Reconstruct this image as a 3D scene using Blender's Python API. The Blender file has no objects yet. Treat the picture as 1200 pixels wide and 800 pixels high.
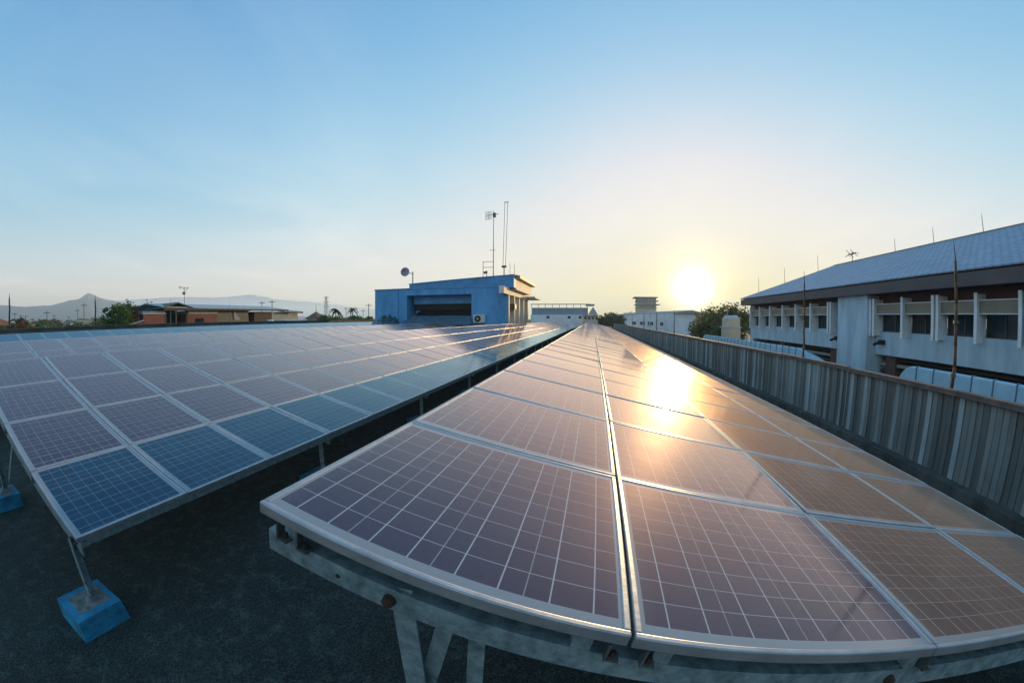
import bpy, math, random
from mathutils import Vector, Matrix, Euler
random.seed(7)
sc = bpy.context.scene
COL = sc.collection
R = math.radians
WL = {}                      # world location of each object's frame (all unrotated)

# ------------------------------------------------------------------ helpers
class MB:
    def __init__(s): s.v, s.f, s.m, s.uv = [], [], [], {}
    def quad(s, a, b, c, d, m=0):
        i = len(s.v); s.v += [Vector(a), Vector(b), Vector(c), Vector(d)]; s.f.append((i, i+1, i+2, i+3)); s.m.append(m)
    def poly(s, pts, m=0):
        i = len(s.v); s.v += [Vector(p) for p in pts]; s.f.append(tuple(range(i, i+len(pts)))); s.m.append(m)
    def ob(s, c, ax, ay, az, m=0):
        c, ax, ay, az = Vector(c), Vector(ax), Vector(ay), Vector(az)
        i = len(s.v)
        for k in (-1, 1):
            for x, y in ((-1, -1), (1, -1), (1, 1), (-1, 1)): s.v.append(c + x*ax + y*ay + k*az)
        for f in ((0, 3, 2, 1), (4, 5, 6, 7), (0, 1, 5, 4), (1, 2, 6, 5), (2, 3, 7, 6), (3, 0, 4, 7)):
            s.f.append(tuple(i+j for j in f)); s.m.append(m)
        return i
    def box(s, x0, x1, y0, y1, z0, z1, m=0):
        return s.ob(((x0+x1)/2, (y0+y1)/2, (z0+z1)/2), ((x1-x0)/2, 0, 0), (0, (y1-y0)/2, 0), (0, 0, (z1-z0)/2), m)
    def taper(s, x0, x1, y0, y1, z0, z1, t, m=0):
        i = s.box(x0, x1, y0, y1, z0, z1, m)
        cx, cy = (x0+x1)/2, (y0+y1)/2
        for k in range(4, 8):
            p = s.v[i+k]; p.x = cx+(p.x-cx)*t; p.y = cy+(p.y-cy)*t
    def prism(s, pts, off, m=0):
        """polygon pts extruded by vector off"""
        n = len(pts); i = len(s.v); off = Vector(off)
        s.v += [Vector(p) for p in pts] + [Vector(p)+off for p in pts]
        s.f.append(tuple(i+k for k in range(n))[::-1]); s.f.append(tuple(i+n+k for k in range(n))); s.m += [m, m]
        for k in range(n):
            j = (k+1) % n; s.f.append((i+k, i+j, i+n+j, i+n+k)); s.m.append(m)
    def bar(s, a, b, w, d, m=0, side=(0, 1, 0)):
        a, b = Vector(a), Vector(b); z = b-a; L = z.length; z.normalize()
        x = Vector(side).cross(z)
        if x.length < 1e-4: x = Vector((1, 0, 0)).cross(z)
        x.normalize(); y = z.cross(x)
        s.ob((a+b)/2, x*w/2, y*d/2, z*L/2, m)
    def tube(s, a, b, r0, r1=None, n=8, m=0):
        r1 = r0 if r1 is None else r1
        a, b = Vector(a), Vector(b); z = (b-a).normalized()
        x = z.orthogonal().normalized(); y = z.cross(x); i = len(s.v)
        for p, r in ((a, r0), (b, r1)):
            for k in range(n):
                t = 2*math.pi*k/n; s.v.append(p + x*math.cos(t)*r + y*math.sin(t)*r)
        for k in range(n):
            j = (k+1) % n; s.f.append((i+k, i+j, i+n+j, i+n+k)); s.m.append(m)
        s.f.append(tuple(i+k for k in range(n))[::-1]); s.f.append(tuple(i+n+k for k in range(n))); s.m += [m, m]
    def make(s, name, mats, parent=None, smooth=False, bevel=0.0):
        off = WL.get(parent, Vector((0, 0, 0))) if parent else Vector((0, 0, 0))
        me = bpy.data.meshes.new(name)
        me.from_pydata([tuple(p-off) for p in s.v], [], s.f)
        mats = mats if isinstance(mats, (list, tuple)) else [mats]
        for m in mats: me.materials.append(m)
        for p, k in zip(me.polygons, s.m): p.material_index = k; p.use_smooth = smooth
        o = bpy.data.objects.new(name, me); COL.objects.link(o)
        if parent: o.parent = parent
        WL[o] = off.copy()
        if bevel:
            b = o.modifiers.new('bevel', 'BEVEL'); b.width = bevel; b.segments = 2; b.limit_method = 'ANGLE'
        return o

def tag(o, label=None, cat=None, group=None, kind=None):
    if label: o['label'] = label
    if cat: o['category'] = cat
    if group: o['group'] = group
    if kind: o['kind'] = kind
    return o

def thing(name, label, cat, loc, group=None):
    o = bpy.data.objects.new(name, None); COL.objects.link(o); o.location = loc
    o.empty_display_size = 0.2
    WL[o] = Vector(loc)
    return tag(o, label, cat, group)

def inst(src, parent, loc, rot=(0, 0, 0), scale=None, name=None):
    c = src.copy(); COL.objects.link(c); c.parent = parent; c.location = loc; c.rotation_euler = rot
    if scale: c.scale = scale
    return c

def copy_tree(o, parent=None):
    c = o.copy(); COL.objects.link(c); c.parent = parent
    for ch in list(o.children): copy_tree(ch, c)
    return c

def P(az, r, z=0.0):
    return Vector((r*math.sin(R(az)), r*math.cos(R(az)), z))

# ------------------------------------------------------------------ materials
class NT:
    def __init__(s, m):
        s.t = m.node_tree; s.n = s.t.nodes; s.l = s.t.links
    def __call__(s, kind, **kw):
        x = s.n.new(kind)
        for k, v in kw.items(): setattr(x, k, v)
        return x
    def put(s, sock, v):
        if hasattr(v, 'links') or hasattr(v, 'is_linked'): s.l.new(v, sock)
        else: sock.default_value = v
    def math(s, op, a, b=None, c=None, clamp=False):
        x = s.n.new('ShaderNodeMath'); x.operation = op; x.use_clamp = clamp
        for i, v in enumerate((a, b, c)):
            if v is not None: s.put(x.inputs[i], v)
        return x.outputs[0]
    def mix(s, f, a, b, blend='MIX'):
        x = s.n.new('ShaderNodeMix'); x.data_type = 'RGBA'; x.blend_type = blend
        s.put(x.inputs[0], f); s.put(x.inputs[6], a if hasattr(a, 'is_linked') else (*a, 1)[:4]); s.put(x.inputs[7], b if hasattr(b, 'is_linked') else (*b, 1)[:4])
        return x.outputs[2]
    def ramp(s, f, stops):
        x = s.n.new('ShaderNodeValToRGB'); e = x.color_ramp.elements
        while len(e) < len(stops): e.new(0.5)
        for el, (p, c) in zip(e, stops): el.position = p; el.color = (*c, 1)[:4]
        s.put(x.inputs[0], f); return x.outputs[0]

def new_mat(name):
    m = bpy.data.materials.new(name); m.use_nodes = True
    return m, NT(m), m.node_tree.nodes['Principled BSDF']

def pm(name, color, rough=0.7, metal=0.0, var=0.25, scale=3.0, color2=None, bump=0.0, bscale=None, spec=0.5, stretch=None, detail=6.0):
    """plain material: two-tone noise wear + bump"""
    m, t, b = new_mat(name)
    tc = t('ShaderNodeTexCoord').outputs['Object']
    if stretch:
        mp = t('ShaderNodeMapping'); t.l.new(tc, mp.inputs[0]); mp.inputs['Scale'].default_value = stretch; tc = mp.outputs[0]
    nz = t('ShaderNodeTexNoise'); t.l.new(tc, nz.inputs['Vector']); nz.inputs['Scale'].default_value = scale
    nz.inputs['Detail'].default_value = detail; nz.inputs['Roughness'].default_value = 0.65
    c2 = color2 or tuple(max(0, x*(1-var)) for x in color)
    c1 = tuple(min(1, x*(1+var*0.6)) for x in color)
    f = t.ramp(nz.outputs[0], [(0.32, c2), (0.68, c1)])
    t.l.new(f, b.inputs['Base Color'])
    b.inputs['Roughness'].default_value = rough; b.inputs['Metallic'].default_value = metal
    b.inputs['Specular IOR Level'].default_value = spec
    if bump:
        n2 = t('ShaderNodeTexNoise'); t.l.new(tc, n2.inputs['Vector']); n2.inputs['Scale'].default_value = bscale or scale*4; n2.inputs['Detail'].default_value = 8
        bp = t('ShaderNodeBump'); bp.inputs['Strength'].default_value = bump; bp.inputs['Distance'].default_value = 0.02
        t.l.new(n2.outputs[0], bp.inputs['Height']); t.l.new(bp.outputs[0], b.inputs['Normal'])
    return m

PANEL = 0.955        # glass size inside the frame
def cell_mat(name, c1, c2, dust, rough=0.46, refl=1.85, tint=(1, 1, 1), line=0.62, wide=0.15):
    m, t, b = new_mat(name)
    uv = t('ShaderNodeUVMap'); uv.uv_map = 'UVMap'
    sp = t('ShaderNodeSeparateXYZ'); t.l.new(uv.outputs[0], sp.inputs[0])
    u, v = sp.outputs[0], sp.outputs[1]
    mx, my, px, py = 0.010, 0.036, (PANEL-0.020)/4, (PANEL-0.072)/9
    tx = t.math('DIVIDE', t.math('SUBTRACT', u, mx), px); ty = t.math('DIVIDE', t.math('SUBTRACT', v, my), py)
    fx = t.math('FRACT', tx); fy = t.math('FRACT', ty)
    def near(f, c, w): return t.math('LESS_THAN', t.math('ABSOLUTE', t.math('SUBTRACT', f, c)), w)
    gx = t.math('GREATER_THAN', t.math('ABSOLUTE', t.math('SUBTRACT', fx, 0.5)), 0.5-0.0016/px)
    gy = t.math('GREATER_THAN', t.math('ABSOLUTE', t.math('SUBTRACT', fy, 0.5)), 0.5-0.0016/py)
    bus = t.math('MAXIMUM', near(fx, 0.27, 0.0020/px), near(fx, 0.73, 0.0020/px))
    inx = t.math('MULTIPLY', t.math('GREATER_THAN', tx, 0), t.math('LESS_THAN', tx, 4))
    iny = t.math('MULTIPLY', t.math('GREATER_THAN', ty, 0), t.math('LESS_THAN', ty, 9))
    ins = t.math('MULTIPLY', inx, iny)
    # colour of each cell
    cb = t('ShaderNodeCombineXYZ'); t.put(cb.inputs[0], t.math('FLOOR', tx)); t.put(cb.inputs[1], t.math('FLOOR', ty))
    oi = t('ShaderNodeObjectInfo'); t.put(cb.inputs[2], t.math('MULTIPLY', oi.outputs['Random'], 37.0))
    wn = t('ShaderNodeTexWhiteNoise'); t.l.new(cb.outputs[0], wn.inputs[0])
    vo = t('ShaderNodeTexVoronoi'); vo.inputs['Scale'].default_value = 62; t.l.new(uv.outputs[0], vo.inputs['Vector'])
    vs = t('ShaderNodeSeparateColor'); t.l.new(vo.outputs['Color'], vs.inputs[0])
    fac = t.math('ADD', t.math('MULTIPLY', wn.outputs[0], 0.45), t.math('MULTIPLY', vs.outputs[0], 0.35))
    fac = t.math('ADD', fac, t.math('MULTIPLY', oi.outputs['Random'], 0.25))
    cell = t.mix(fac, c1, c2)
    lines = t.math('MAXIMUM', t.math('MULTIPLY', gx, 0.6), t.math('MAXIMUM', bus, t.math('MULTIPLY', gy, 0.75)))
    col = t.mix(lines, cell, (line, line, line*0.98))
    col = t.mix(ins, (0.28, 0.315, 0.335), col)
    # dust and drying marks on the glass
    tc = t('ShaderNodeTexCoord').outputs['Object']
    ad = t('ShaderNodeVectorMath'); ad.operation = 'ADD'; t.l.new(tc, ad.inputs[0])
    cr = t('ShaderNodeCombineXYZ')
    for i in range(3): t.put(cr.inputs[i], t.math('MULTIPLY', oi.outputs['Random'], 41.0+13*i))
    t.l.new(cr.outputs[0], ad.inputs[1])
    n1 = t('ShaderNodeTexNoise'); n1.inputs['Scale'].default_value = 2.3; n1.inputs['Detail'].default_value = 7; t.l.new(ad.outputs[0], n1.inputs['Vector'])
    n2 = t('ShaderNodeTexNoise'); n2.inputs['Scale'].default_value = 45; n2.inputs['Detail'].default_value = 4; t.l.new(ad.outputs[0], n2.inputs['Vector'])
    # dust collects along the frame, as it does
    eu = t.math('MINIMUM', u, t.math('SUBTRACT', PANEL, u)); ev = t.math('MINIMUM', v, t.math('SUBTRACT', PANEL, v))
    edge = t.math('SUBTRACT', 1.0, t.math('DIVIDE', t.math('MINIMUM', eu, ev), 0.05), clamp=True)
    d = t.math('MULTIPLY', t.math('ADD', t.math('MULTIPLY', n1.outputs[0], 1.2), t.math('MULTIPLY', n2.outputs[0], 0.5)), dust)
    d = t.math('ADD', d, t.math('MULTIPLY', t.math('MULTIPLY', edge, n1.outputs[0]), 0.22), clamp=True)
    col = t.mix(d, col, (0.36, 0.31, 0.27))
    vd = t('ShaderNodeTexVoronoi'); vd.inputs['Scale'].default_value = 5.5; t.l.new(ad.outputs[0], vd.inputs['Vector'])
    vq = t('ShaderNodeSeparateColor'); t.l.new(vd.outputs['Color'], vq.inputs[0])
    spot = t.math('MULTIPLY', t.math('GREATER_THAN', vq.outputs[1], 0.86), t.math('LESS_THAN', t.math('ADD', vd.outputs['Distance'], t.math('MULTIPLY', n2.outputs[0], 0.06)), 0.075))
    col = t.mix(t.math('MULTIPLY', spot, 0.55), col, (0.42, 0.42, 0.38))
    t.l.new(col, b.inputs['Base Color']); b.inputs['Roughness'].default_value = 0.8; b.inputs['Specular IOR Level'].default_value = 0.0
    bp = t('ShaderNodeBump'); bp.inputs['Strength'].default_value = 0.05; bp.inputs['Distance'].default_value = 0.004
    t.l.new(n2.outputs[0], bp.inputs['Height'])
    # reflection of the coated glass: a clear lobe and a wide one from the dust film
    fr = t('ShaderNodeFresnel'); fr.inputs['IOR'].default_value = 1.46
    g1 = t('ShaderNodeBsdfGlossy'); g2 = t('ShaderNodeBsdfGlossy')
    g1.distribution = 'BECKMANN'
    for g_ in (g1, g2): g_.inputs['Color'].default_value = (*tint, 1)
    t.put(g1.inputs['Roughness'], t.math('ADD', 0.085, t.math('MULTIPLY', n1.outputs[0], 0.05)))
    t.put(g2.inputs['Roughness'], t.math('ADD', rough-0.08, t.math('MULTIPLY', n1.outputs[0], 0.16)))
    t.l.new(bp.outputs[0], g2.inputs['Normal'])
    mg = t('ShaderNodeMixShader'); mg.inputs[0].default_value = wide; t.l.new(g1.outputs[0], mg.inputs[1]); t.l.new(g2.outputs[0], mg.inputs[2])
    ms = t('ShaderNodeMixShader'); t.put(ms.inputs[0], t.math('MULTIPLY', fr.outputs[0], refl, clamp=True))
    t.l.new(b.outputs[0], ms.inputs[1]); t.l.new(mg.outputs[0], ms.inputs[2]); t.l.new(ms.outputs[0], t.n['Material Output'].inputs['Surface'])
    return m

M_CELL_PURPLE = cell_mat('photovoltaic_purple', (0.014, 0.010, 0.036), (0.040, 0.025, 0.070), 0.04, tint=(1.0, 0.78, 0.72), line=0.46)
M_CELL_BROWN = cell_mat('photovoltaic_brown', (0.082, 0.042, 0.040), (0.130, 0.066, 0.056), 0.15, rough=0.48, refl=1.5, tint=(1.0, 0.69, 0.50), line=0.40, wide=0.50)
M_CELL_BLUE = cell_mat('photovoltaic_blue', (0.002, 0.030, 0.066), (0.006, 0.058, 0.11), 0.015, refl=1.15, tint=(0.78, 0.95, 1.0), line=0.32)
M_ALU = pm('anodised_aluminium', (0.46, 0.46, 0.47), 0.44, 0.6, 0.22, 9, bump=0.05)
M_GALV = pm('galvanised_steel', (0.27, 0.35, 0.36), 0.55, 0.35, 0.45, 22, color2=(0.13, 0.18, 0.19), bump=0.12, bscale=40)
M_RUSTBOLT = pm('rusty_bolt', (0.06, 0.035, 0.022), 0.85, 0.2, 0.5, 40)
M_DARKSTEEL = pm('dull_steel', (0.12, 0.125, 0.12), 0.7, 0.4, 0.4, 12)
M_BLOCK = pm('blue_painted_concrete', (0.014, 0.27, 0.45), 0.8, 0, 0.35, 5, color2=(0.012, 0.105, 0.17), bump=0.6, bscale=30, detail=12)
M_BLOCKTOP = pm('bare_mortar', (0.20, 0.20, 0.18), 0.9, 0, 0.5, 16, color2=(0.06, 0.07, 0.07), bump=0.5, bscale=40)
M_ROD = pm('rusty_rod', (0.14, 0.075, 0.05), 0.85, 0.1, 0.5, 14)
M_RODGREY = pm('weathered_rod', (0.10, 0.10, 0.10), 0.7, 0.4, 0.3, 14)

def roof_mat():
    m, t, b = new_mat('bitumen_gravel_roof')
    tc = t('ShaderNodeTexCoord').outputs['Object']
    def nz(s, d=6):
        n = t('ShaderNodeTexNoise'); n.inputs['Scale'].default_value = s; n.inputs['Detail'].default_value = d; n.inputs['Roughness'].default_value = .7
        t.l.new(tc, n.inputs['Vector']); return n.outputs[0]
    a, c, g, f_ = nz(0.9), nz(7, 10), nz(120, 3), nz(38, 6)
    col = t.ramp(a, [(0.40, (0.006, 0.013, 0.011)), (0.60, (0.027, 0.048, 0.040))])
    col = t.mix(t.math('MULTIPLY', t.ramp(c, [(0.50, (0, 0, 0)), (0.60, (1, 1, 1))]), 0.8), col, (0.078, 0.116, 0.094))
    col = t.mix(t.math('MULTIPLY', t.ramp(f_, [(0.44, (1, 1, 1)), (0.52, (0, 0, 0))]), 0.85), col, (0.006, 0.011, 0.012))
    vo = t('ShaderNodeTexVoronoi'); vo.inputs['Scale'].default_value = 70; t.l.new(tc, vo.inputs['Vector'])
    vs = t('ShaderNodeSeparateColor'); t.l.new(vo.outputs['Color'], vs.inputs[0])
    peb = t.math('MULTIPLY', vs.outputs[0], t.math('LESS_THAN', vo.outputs['Distance'], 0.45))
    col = t.mix(t.math('MULTIPLY', t.math('MULTIPLY', peb, c), 0.9), col, (0.15, 0.20, 0.185))
    col = t.mix(t.math('MULTIPLY', t.ramp(g, [(0.5, (0, 0, 0)), (0.72, (1, 1, 1))]), 0.6), col, (0.14, 0.185, 0.150))
    t.l.new(col, b.inputs['Base Color']); b.inputs['Roughness'].default_value = 0.92
    h = t.math('ADD', t.math('MULTIPLY', f_, 1.6), t.math('ADD', t.math('MULTIPLY', c, 1.2), t.math('MULTIPLY', vo.outputs['Distance'], -0.5)))
    bp = t('ShaderNodeBump'); bp.inputs['Strength'].default_value = 1.0; bp.inputs['Distance'].default_value = 0.04
    t.l.new(h, bp.inputs['Height']); t.l.new(bp.outputs[0], b.inputs['Normal'])
    return m
M_ROOF = roof_mat()

def fence_mat():
    m, t, b = new_mat('faded_painted_sheet')
    tc = t('ShaderNodeTexCoord').outputs['Object']
    ge = t('ShaderNodeNewGeometry').outputs['Position']
    sp = t('ShaderNodeSeparateXYZ'); t.l.new(ge, sp.inputs[0])
    k = t.math('FLOOR', t.math('DIVIDE', sp.outputs[1], 0.10))
    wn = t('ShaderNodeTexWhiteNoise'); wn.noise_dimensions = '1D'; t.l.new(k, wn.inputs['W'])
    mp = t('ShaderNodeMapping'); t.l.new(ge, mp.inputs[0]); mp.inputs['Scale'].default_value = (1, 9, 0.7)
    n1 = t('ShaderNodeTexNoise'); n1.inputs['Scale'].default_value = 1.6; n1.inputs['Detail'].default_value = 9; n1.inputs['Roughness'].default_value = .7; t.l.new(mp.outputs[0], n1.inputs['Vector'])
    n2 = t('ShaderNodeTexNoise'); n2.inputs['Scale'].default_value = 1.3; n2.inputs['Detail'].default_value = 8; t.l.new(ge, n2.inputs['Vector'])
    f = t.math('ADD', t.math('MULTIPLY', t.math('POWER', wn.outputs[0], 1.3), 0.8), t.math('MULTIPLY', n1.outputs[0], 0.5))
    col = t.ramp(f, [(0.18, (0.075, 0.082, 0.080)), (0.45, (0.165, 0.18, 0.175)), (0.75, (0.25, 0.275, 0.27)), (1.0, (0.40, 0.46, 0.48))])
    n3 = t('ShaderNodeTexNoise'); n3.inputs['Scale'].default_value = 5; n3.inputs['Detail'].default_value = 9; n3.inputs['Roughness'].default_value = .75; t.l.new(mp.outputs[0], n3.inputs['Vector'])
    r = t.math('MULTIPLY', t.ramp(n2.outputs[0], [(0.45, (0, 0, 0)), (0.75, (1, 1, 1))]), t.ramp(n3.outputs[0], [(0.42, (0, 0, 0)), (0.62, (1, 1, 1))]))
    col = t.mix(t.math('MULTIPLY', r, 0.85), col, (0.085, 0.050, 0.035))
    t.l.new(col, b.inputs['Base Color']); b.inputs['Roughness'].default_value = 0.62; b.inputs['Metallic'].default_value = 0.15
    bp = t('ShaderNodeBump'); bp.inputs['Strength'].default_value = 0.25; bp.inputs['Distance'].default_value = 0.01
    t.l.new(n3.outputs[0], bp.inputs['Height']); t.l.new(bp.outputs[0], b.inputs['Normal'])
    return m
M_FENCE = fence_mat()
M_CAP = pm('rusty_cap_rail', (0.17, 0.115, 0.09), 0.8, 0.1, 0.5, 4.5, color2=(0.085, 0.072, 0.066), bump=0.2)
M_KERB = pm('mossy_kerb', (0.085, 0.085, 0.075), 0.95, 0, 0.5, 3, color2=(0.035, 0.038, 0.034), bump=0.4)
M_CONC = pm('stained_concrete', (0.50, 0.60, 0.66), 0.85, 0, 0.2, 0.9, color2=(0.36, 0.445, 0.50), bump=0.12, stretch=(1.5, 1.5, 0.4))
M_WHITEP = pm('white_paint', (0.76, 0.77, 0.78), 0.6, 0, 0.12, 2.0)
M_FASCIA = pm('brown_fascia', (0.105, 0.085, 0.085), 0.65, 0, 0.2, 1.2)
def shingle_mat():
    m, t, b = new_mat('pale_shingle')
    tc = t('ShaderNodeTexCoord').outputs['Object']
    mp = t('ShaderNodeMapping'); t.l.new(tc, mp.inputs[0]); mp.inputs['Rotation'].default_value = (0, 0, math.pi/2)
    br = t('ShaderNodeTexBrick'); t.l.new(mp.outputs[0], br.inputs['Vector']); br.inputs['Scale'].default_value = 1.0
    br.inputs['Brick Width'].default_value = 0.42; br.inputs['Row Height'].default_value = 0.30; br.inputs['Mortar Size'].default_value = 0.022; br.inputs['Bias'].default_value = 0
    br.inputs['Color1'].default_value = (0.29, 0.35, 0.44, 1); br.inputs['Color2'].default_value = (0.38, 0.45, 0.55, 1); br.inputs['Mortar'].default_value = (0.11, 0.13, 0.17, 1)
    n = t('ShaderNodeTexNoise'); n.inputs['Scale'].default_value = 0.5; n.inputs['Detail'].default_value = 8; t.l.new(tc, n.inputs['Vector'])
    t.l.new(t.mix(t.math('MULTIPLY', n.outputs[0], 0.3), br.outputs['Color'], (0.22, 0.27, 0.33)), b.inputs['Base Color'])
    b.inputs['Roughness'].default_value = 0.6
    bp = t('ShaderNodeBump'); bp.inputs['Strength'].default_value = 0.5; bp.inputs['Distance'].default_value = 0.03; bp.invert = True
    t.l.new(br.outputs['Fac'], bp.inputs['Height']); t.l.new(bp.outputs[0], b.inputs['Normal'])
    return m
M_SHINGLE = shingle_mat()
M_REDWALL = pm('dark_red_wall', (0.13, 0.062, 0.055), 0.8, 0, 0.25, 2)
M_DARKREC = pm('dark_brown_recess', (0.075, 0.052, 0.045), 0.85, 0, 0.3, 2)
M_BEIGE = pm('beige_trim', (0.32, 0.29, 0.22), 0.7, 0, 0.3, 2)
M_SHADE = pm('cream_sunshade', (0.27, 0.22, 0.16), 0.55, 0, 0.15, 2)
M_CANOPY = pm('pale_blue_canopy_sheet', (0.40, 0.60, 0.72), 0.85, 0, 0.15, 2)
M_CANRIB = pm('canopy_rib', (0.12, 0.16, 0.19), 0.6, 0, 0.2, 3)

def glass_mat(name, c, rough=0.08):
    m, t, b = new_mat(name)
    tc = t('ShaderNodeTexCoord').outputs['Object']
    n = t('ShaderNodeTexNoise'); n.inputs['Scale'].default_value = 1.1; n.inputs['Detail'].default_value = 5; t.l.new(tc, n.inputs['Vector'])
    t.l.new(t.ramp(n.outputs[0], [(0.35, tuple(x*0.5 for x in c)), (0.7, tuple(x*1.5 for x in c))]), b.inputs['Base Color'])
    b.inputs['Roughness'].default_value = rough; b.inputs['IOR'].default_value = 1.5
    return m
M_WIN = glass_mat('dark_green_window_glass', (0.026, 0.036, 0.036))
M_WINDARK = glass_mat('dark_window_glass', (0.02, 0.022, 0.025))
M_BLUE = pm('blue_painted_render', (0.125, 0.37, 0.64), 0.75, 0, 0.2, 0.8, color2=(0.075, 0.26, 0.50), bump=0.15, stretch=(1.6, 1.6, 0.5))
M_BLUED = pm('blue_trim', (0.095, 0.30, 0.56), 0.7, 0, 0.25, 1.2)
M_LOUVRE = pm('brown_louvre', (0.10, 0.085, 0.075), 0.75, 0, 0.3, 4)
M_LEANROOF = pm('blue_grey_lean_roof', (0.12, 0.20, 0.26), 0.6, 0.2, 0.35, 4, color2=(0.06, 0.11, 0.15))
M_CREAM = pm('cream_render', (0.76, 0.63, 0.50), 0.8, 0, 0.15, 1.0)
M_YELLOW = pm('ochre_trim_and_lit_edge', (0.60, 0.36, 0.12), 0.7, 0, 0.2, 1.5)
M_ACW = pm('off_white_casing', (0.60, 0.60, 0.57), 0.55, 0, 0.15, 5)
M_BLACK = pm('black_grille', (0.03, 0.03, 0.032), 0.6, 0.2, 0.3, 9)
M_DISH = pm('grey_dish', (0.33, 0.33, 0.34), 0.6, 0.2, 0.2, 3)
M_TARP = pm('dark_teal_tarpaulin', (0.020, 0.060, 0.075), 0.55, 0, 0.4, 1.8, bump=0.5, bscale=3)
M_BRICK = pm('red_brick', (0.20, 0.075, 0.055), 0.85, 0, 0.25, 1.2, color2=(0.13, 0.050, 0.04))
M_TAN = pm('weathered_tan_cladding', (0.14, 0.14, 0.115), 0.8, 0, 0.25, 0.8)
M_GREYW = pm('grey_render', (0.30, 0.33, 0.34), 0.8, 0, 0.25, 0.7)
M_ROOFB = pm('pale_blue_sheet_roof', (0.34, 0.42, 0.46), 0.5, 0.3, 0.2, 1.5)
M_GREEN = pm('dark_green_paint', (0.035, 0.065, 0.050), 0.6, 0, 0.35, 2)
M_BROWNR = pm('brown_roof_tiles', (0.17, 0.095, 0.065), 0.85, 0, 0.3, 2)
M_TRUNK = pm('bark', (0.12, 0.09, 0.065), 0.9, 0, 0.4, 5)
M_WHITEB = pm('white_render', (0.76, 0.76, 0.78), 0.75, 0, 0.15, 0.3)
M_BLUEW = pm('pale_blue_cladding', (0.36, 0.46, 0.56), 0.7, 0, 0.2, 0.4)
M_SAND = pm('sand_render', (0.62, 0.50, 0.38), 0.8, 0, 0.2, 0.4)
M_PARAPET = pm('dark_mossy_render', (0.10, 0.105, 0.095), 0.9, 0, 0.4, 0.9, color2=(0.05, 0.055, 0.048))

def leaf_mat(name, c1, c2):
    m, t, b = new_mat(name)
    oi = t('ShaderNodeNewGeometry')
    t.l.new(t.mix(oi.outputs['Random Per Island'], c1, c2), b.inputs['Base Color'])
    b.inputs['Roughness'].default_value = 0.6
    b.inputs['Specular IOR Level'].default_value = 0.3
    tr = t('ShaderNodeBsdfTranslucent'); t.l.new(t.mix(oi.outputs['Random Per Island'], tuple(x*1.3 for x in c1), tuple(x*1.3 for x in c2)), tr.inputs[0])
    ms = t('ShaderNodeMixShader'); ms.inputs[0].default_value = 0.45
    t.l.new(b.outputs[0], ms.inputs[1]); t.l.new(tr.outputs[0], ms.inputs[2])
    t.l.new(ms.outputs[0], t.n['Material Output'].inputs['Surface'])
    return m
M_LEAF = leaf_mat('leaf_green', (0.026, 0.070, 0.022), (0.085, 0.15, 0.035))
M_LEAFOL = leaf_mat('leaf_olive', (0.06, 0.07, 0.02), (0.15, 0.14, 0.04))
M_LEAFRED = leaf_mat('leaf_reddish', (0.06, 0.045, 0.022), (0.12, 0.07, 0.035))
M_LEAFPALM = leaf_mat('palm_leaf', (0.03, 0.045, 0.018), (0.07, 0.08, 0.03))

def ground_mat():
    m, t, b = new_mat('town_ground')
    tc = t('ShaderNodeTexCoord').outputs['Object']
    n = t('ShaderNodeTexNoise'); n.inputs['Scale'].default_value = 0.02; n.inputs['Detail'].default_value = 10; t.l.new(tc, n.inputs['Vector'])
    t.l.new(t.ramp(n.outputs[0], [(0.3, (0.05, 0.06, 0.03)), (0.5, (0.10, 0.10, 0.07)), (0.7, (0.16, 0.14, 0.11))]), b.inputs['Base Color'])
    b.inputs['Roughness'].default_value = 0.95
    return m
M_GROUND = ground_mat()
M_MTN = pm('forested_mountain', (0.055, 0.07, 0.06), 0.95, 0, 0.3, 0.01)

# ------------------------------------------------------------------ sun and sky
SUN_AZ, SUN_EL = 14.3, 4.0
SUN = Vector((math.sin(R(SUN_AZ))*math.cos(R(SUN_EL)), math.cos(R(SUN_AZ))*math.cos(R(SUN_EL)), math.sin(R(SUN_EL))))
SKY_STRENGTH, SUN_STRENGTH, EXPOSURE = 0.15, 2.6, 2.0
w = bpy.data.worlds.new('World'); sc.world = w; w.use_nodes = True
t = NT(w); bg = t.n['Background']
sky = t('ShaderNodeTexSky'); sky.sky_type = 'NISHITA'; sky.sun_disc = False
sky.sun_elevation = R(SUN_EL); sky.sun_rotation = R(SUN_AZ)
sky.altitude = 0; sky.air_density = 1.0; sky.dust_density = 0.3; sky.ozone_density = 3.0
# the bright air round the low sun (its aureole)
HALOS = ((4000, 9.0, (1, .92, .70)), (1000, 3.6, (1, .88, .55)), (260, 0.50, (1, .76, .28)), (60, 0.15, (1, .68, .06)))
tc = t('ShaderNodeTexCoord').outputs['Generated']
dt = t('ShaderNodeVectorMath'); dt.operation = 'DOT_PRODUCT'; t.l.new(tc, dt.inputs[0]); dt.inputs[1].default_value = SUN
d = t.math('MAXIMUM', dt.outputs['Value'], 0.0)
xyz = t('ShaderNodeSeparateXYZ'); t.l.new(tc, xyz.inputs[0])
low = t.math('EXPONENT', t.math('MULTIPLY', t.math('MAXIMUM', xyz.outputs[2], 0.0), -11.0))     # 1 at the horizon
# bright evening sky: soft shoulder on the sky's radiance
GAIN = 1.0/(SKY_STRENGTH*2**EXPOSURE)
sky_rgb = t('ShaderNodeSeparateColor'); t.l.new(sky.outputs[0], sky_rgb.inputs[0])
warm = t.math('MULTIPLY', t.math('ADD', t.math('MULTIPLY', t.math('POWER', d, 8.0), 0.84), 0.16), low)
out = t('ShaderNodeCombineColor')
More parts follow.
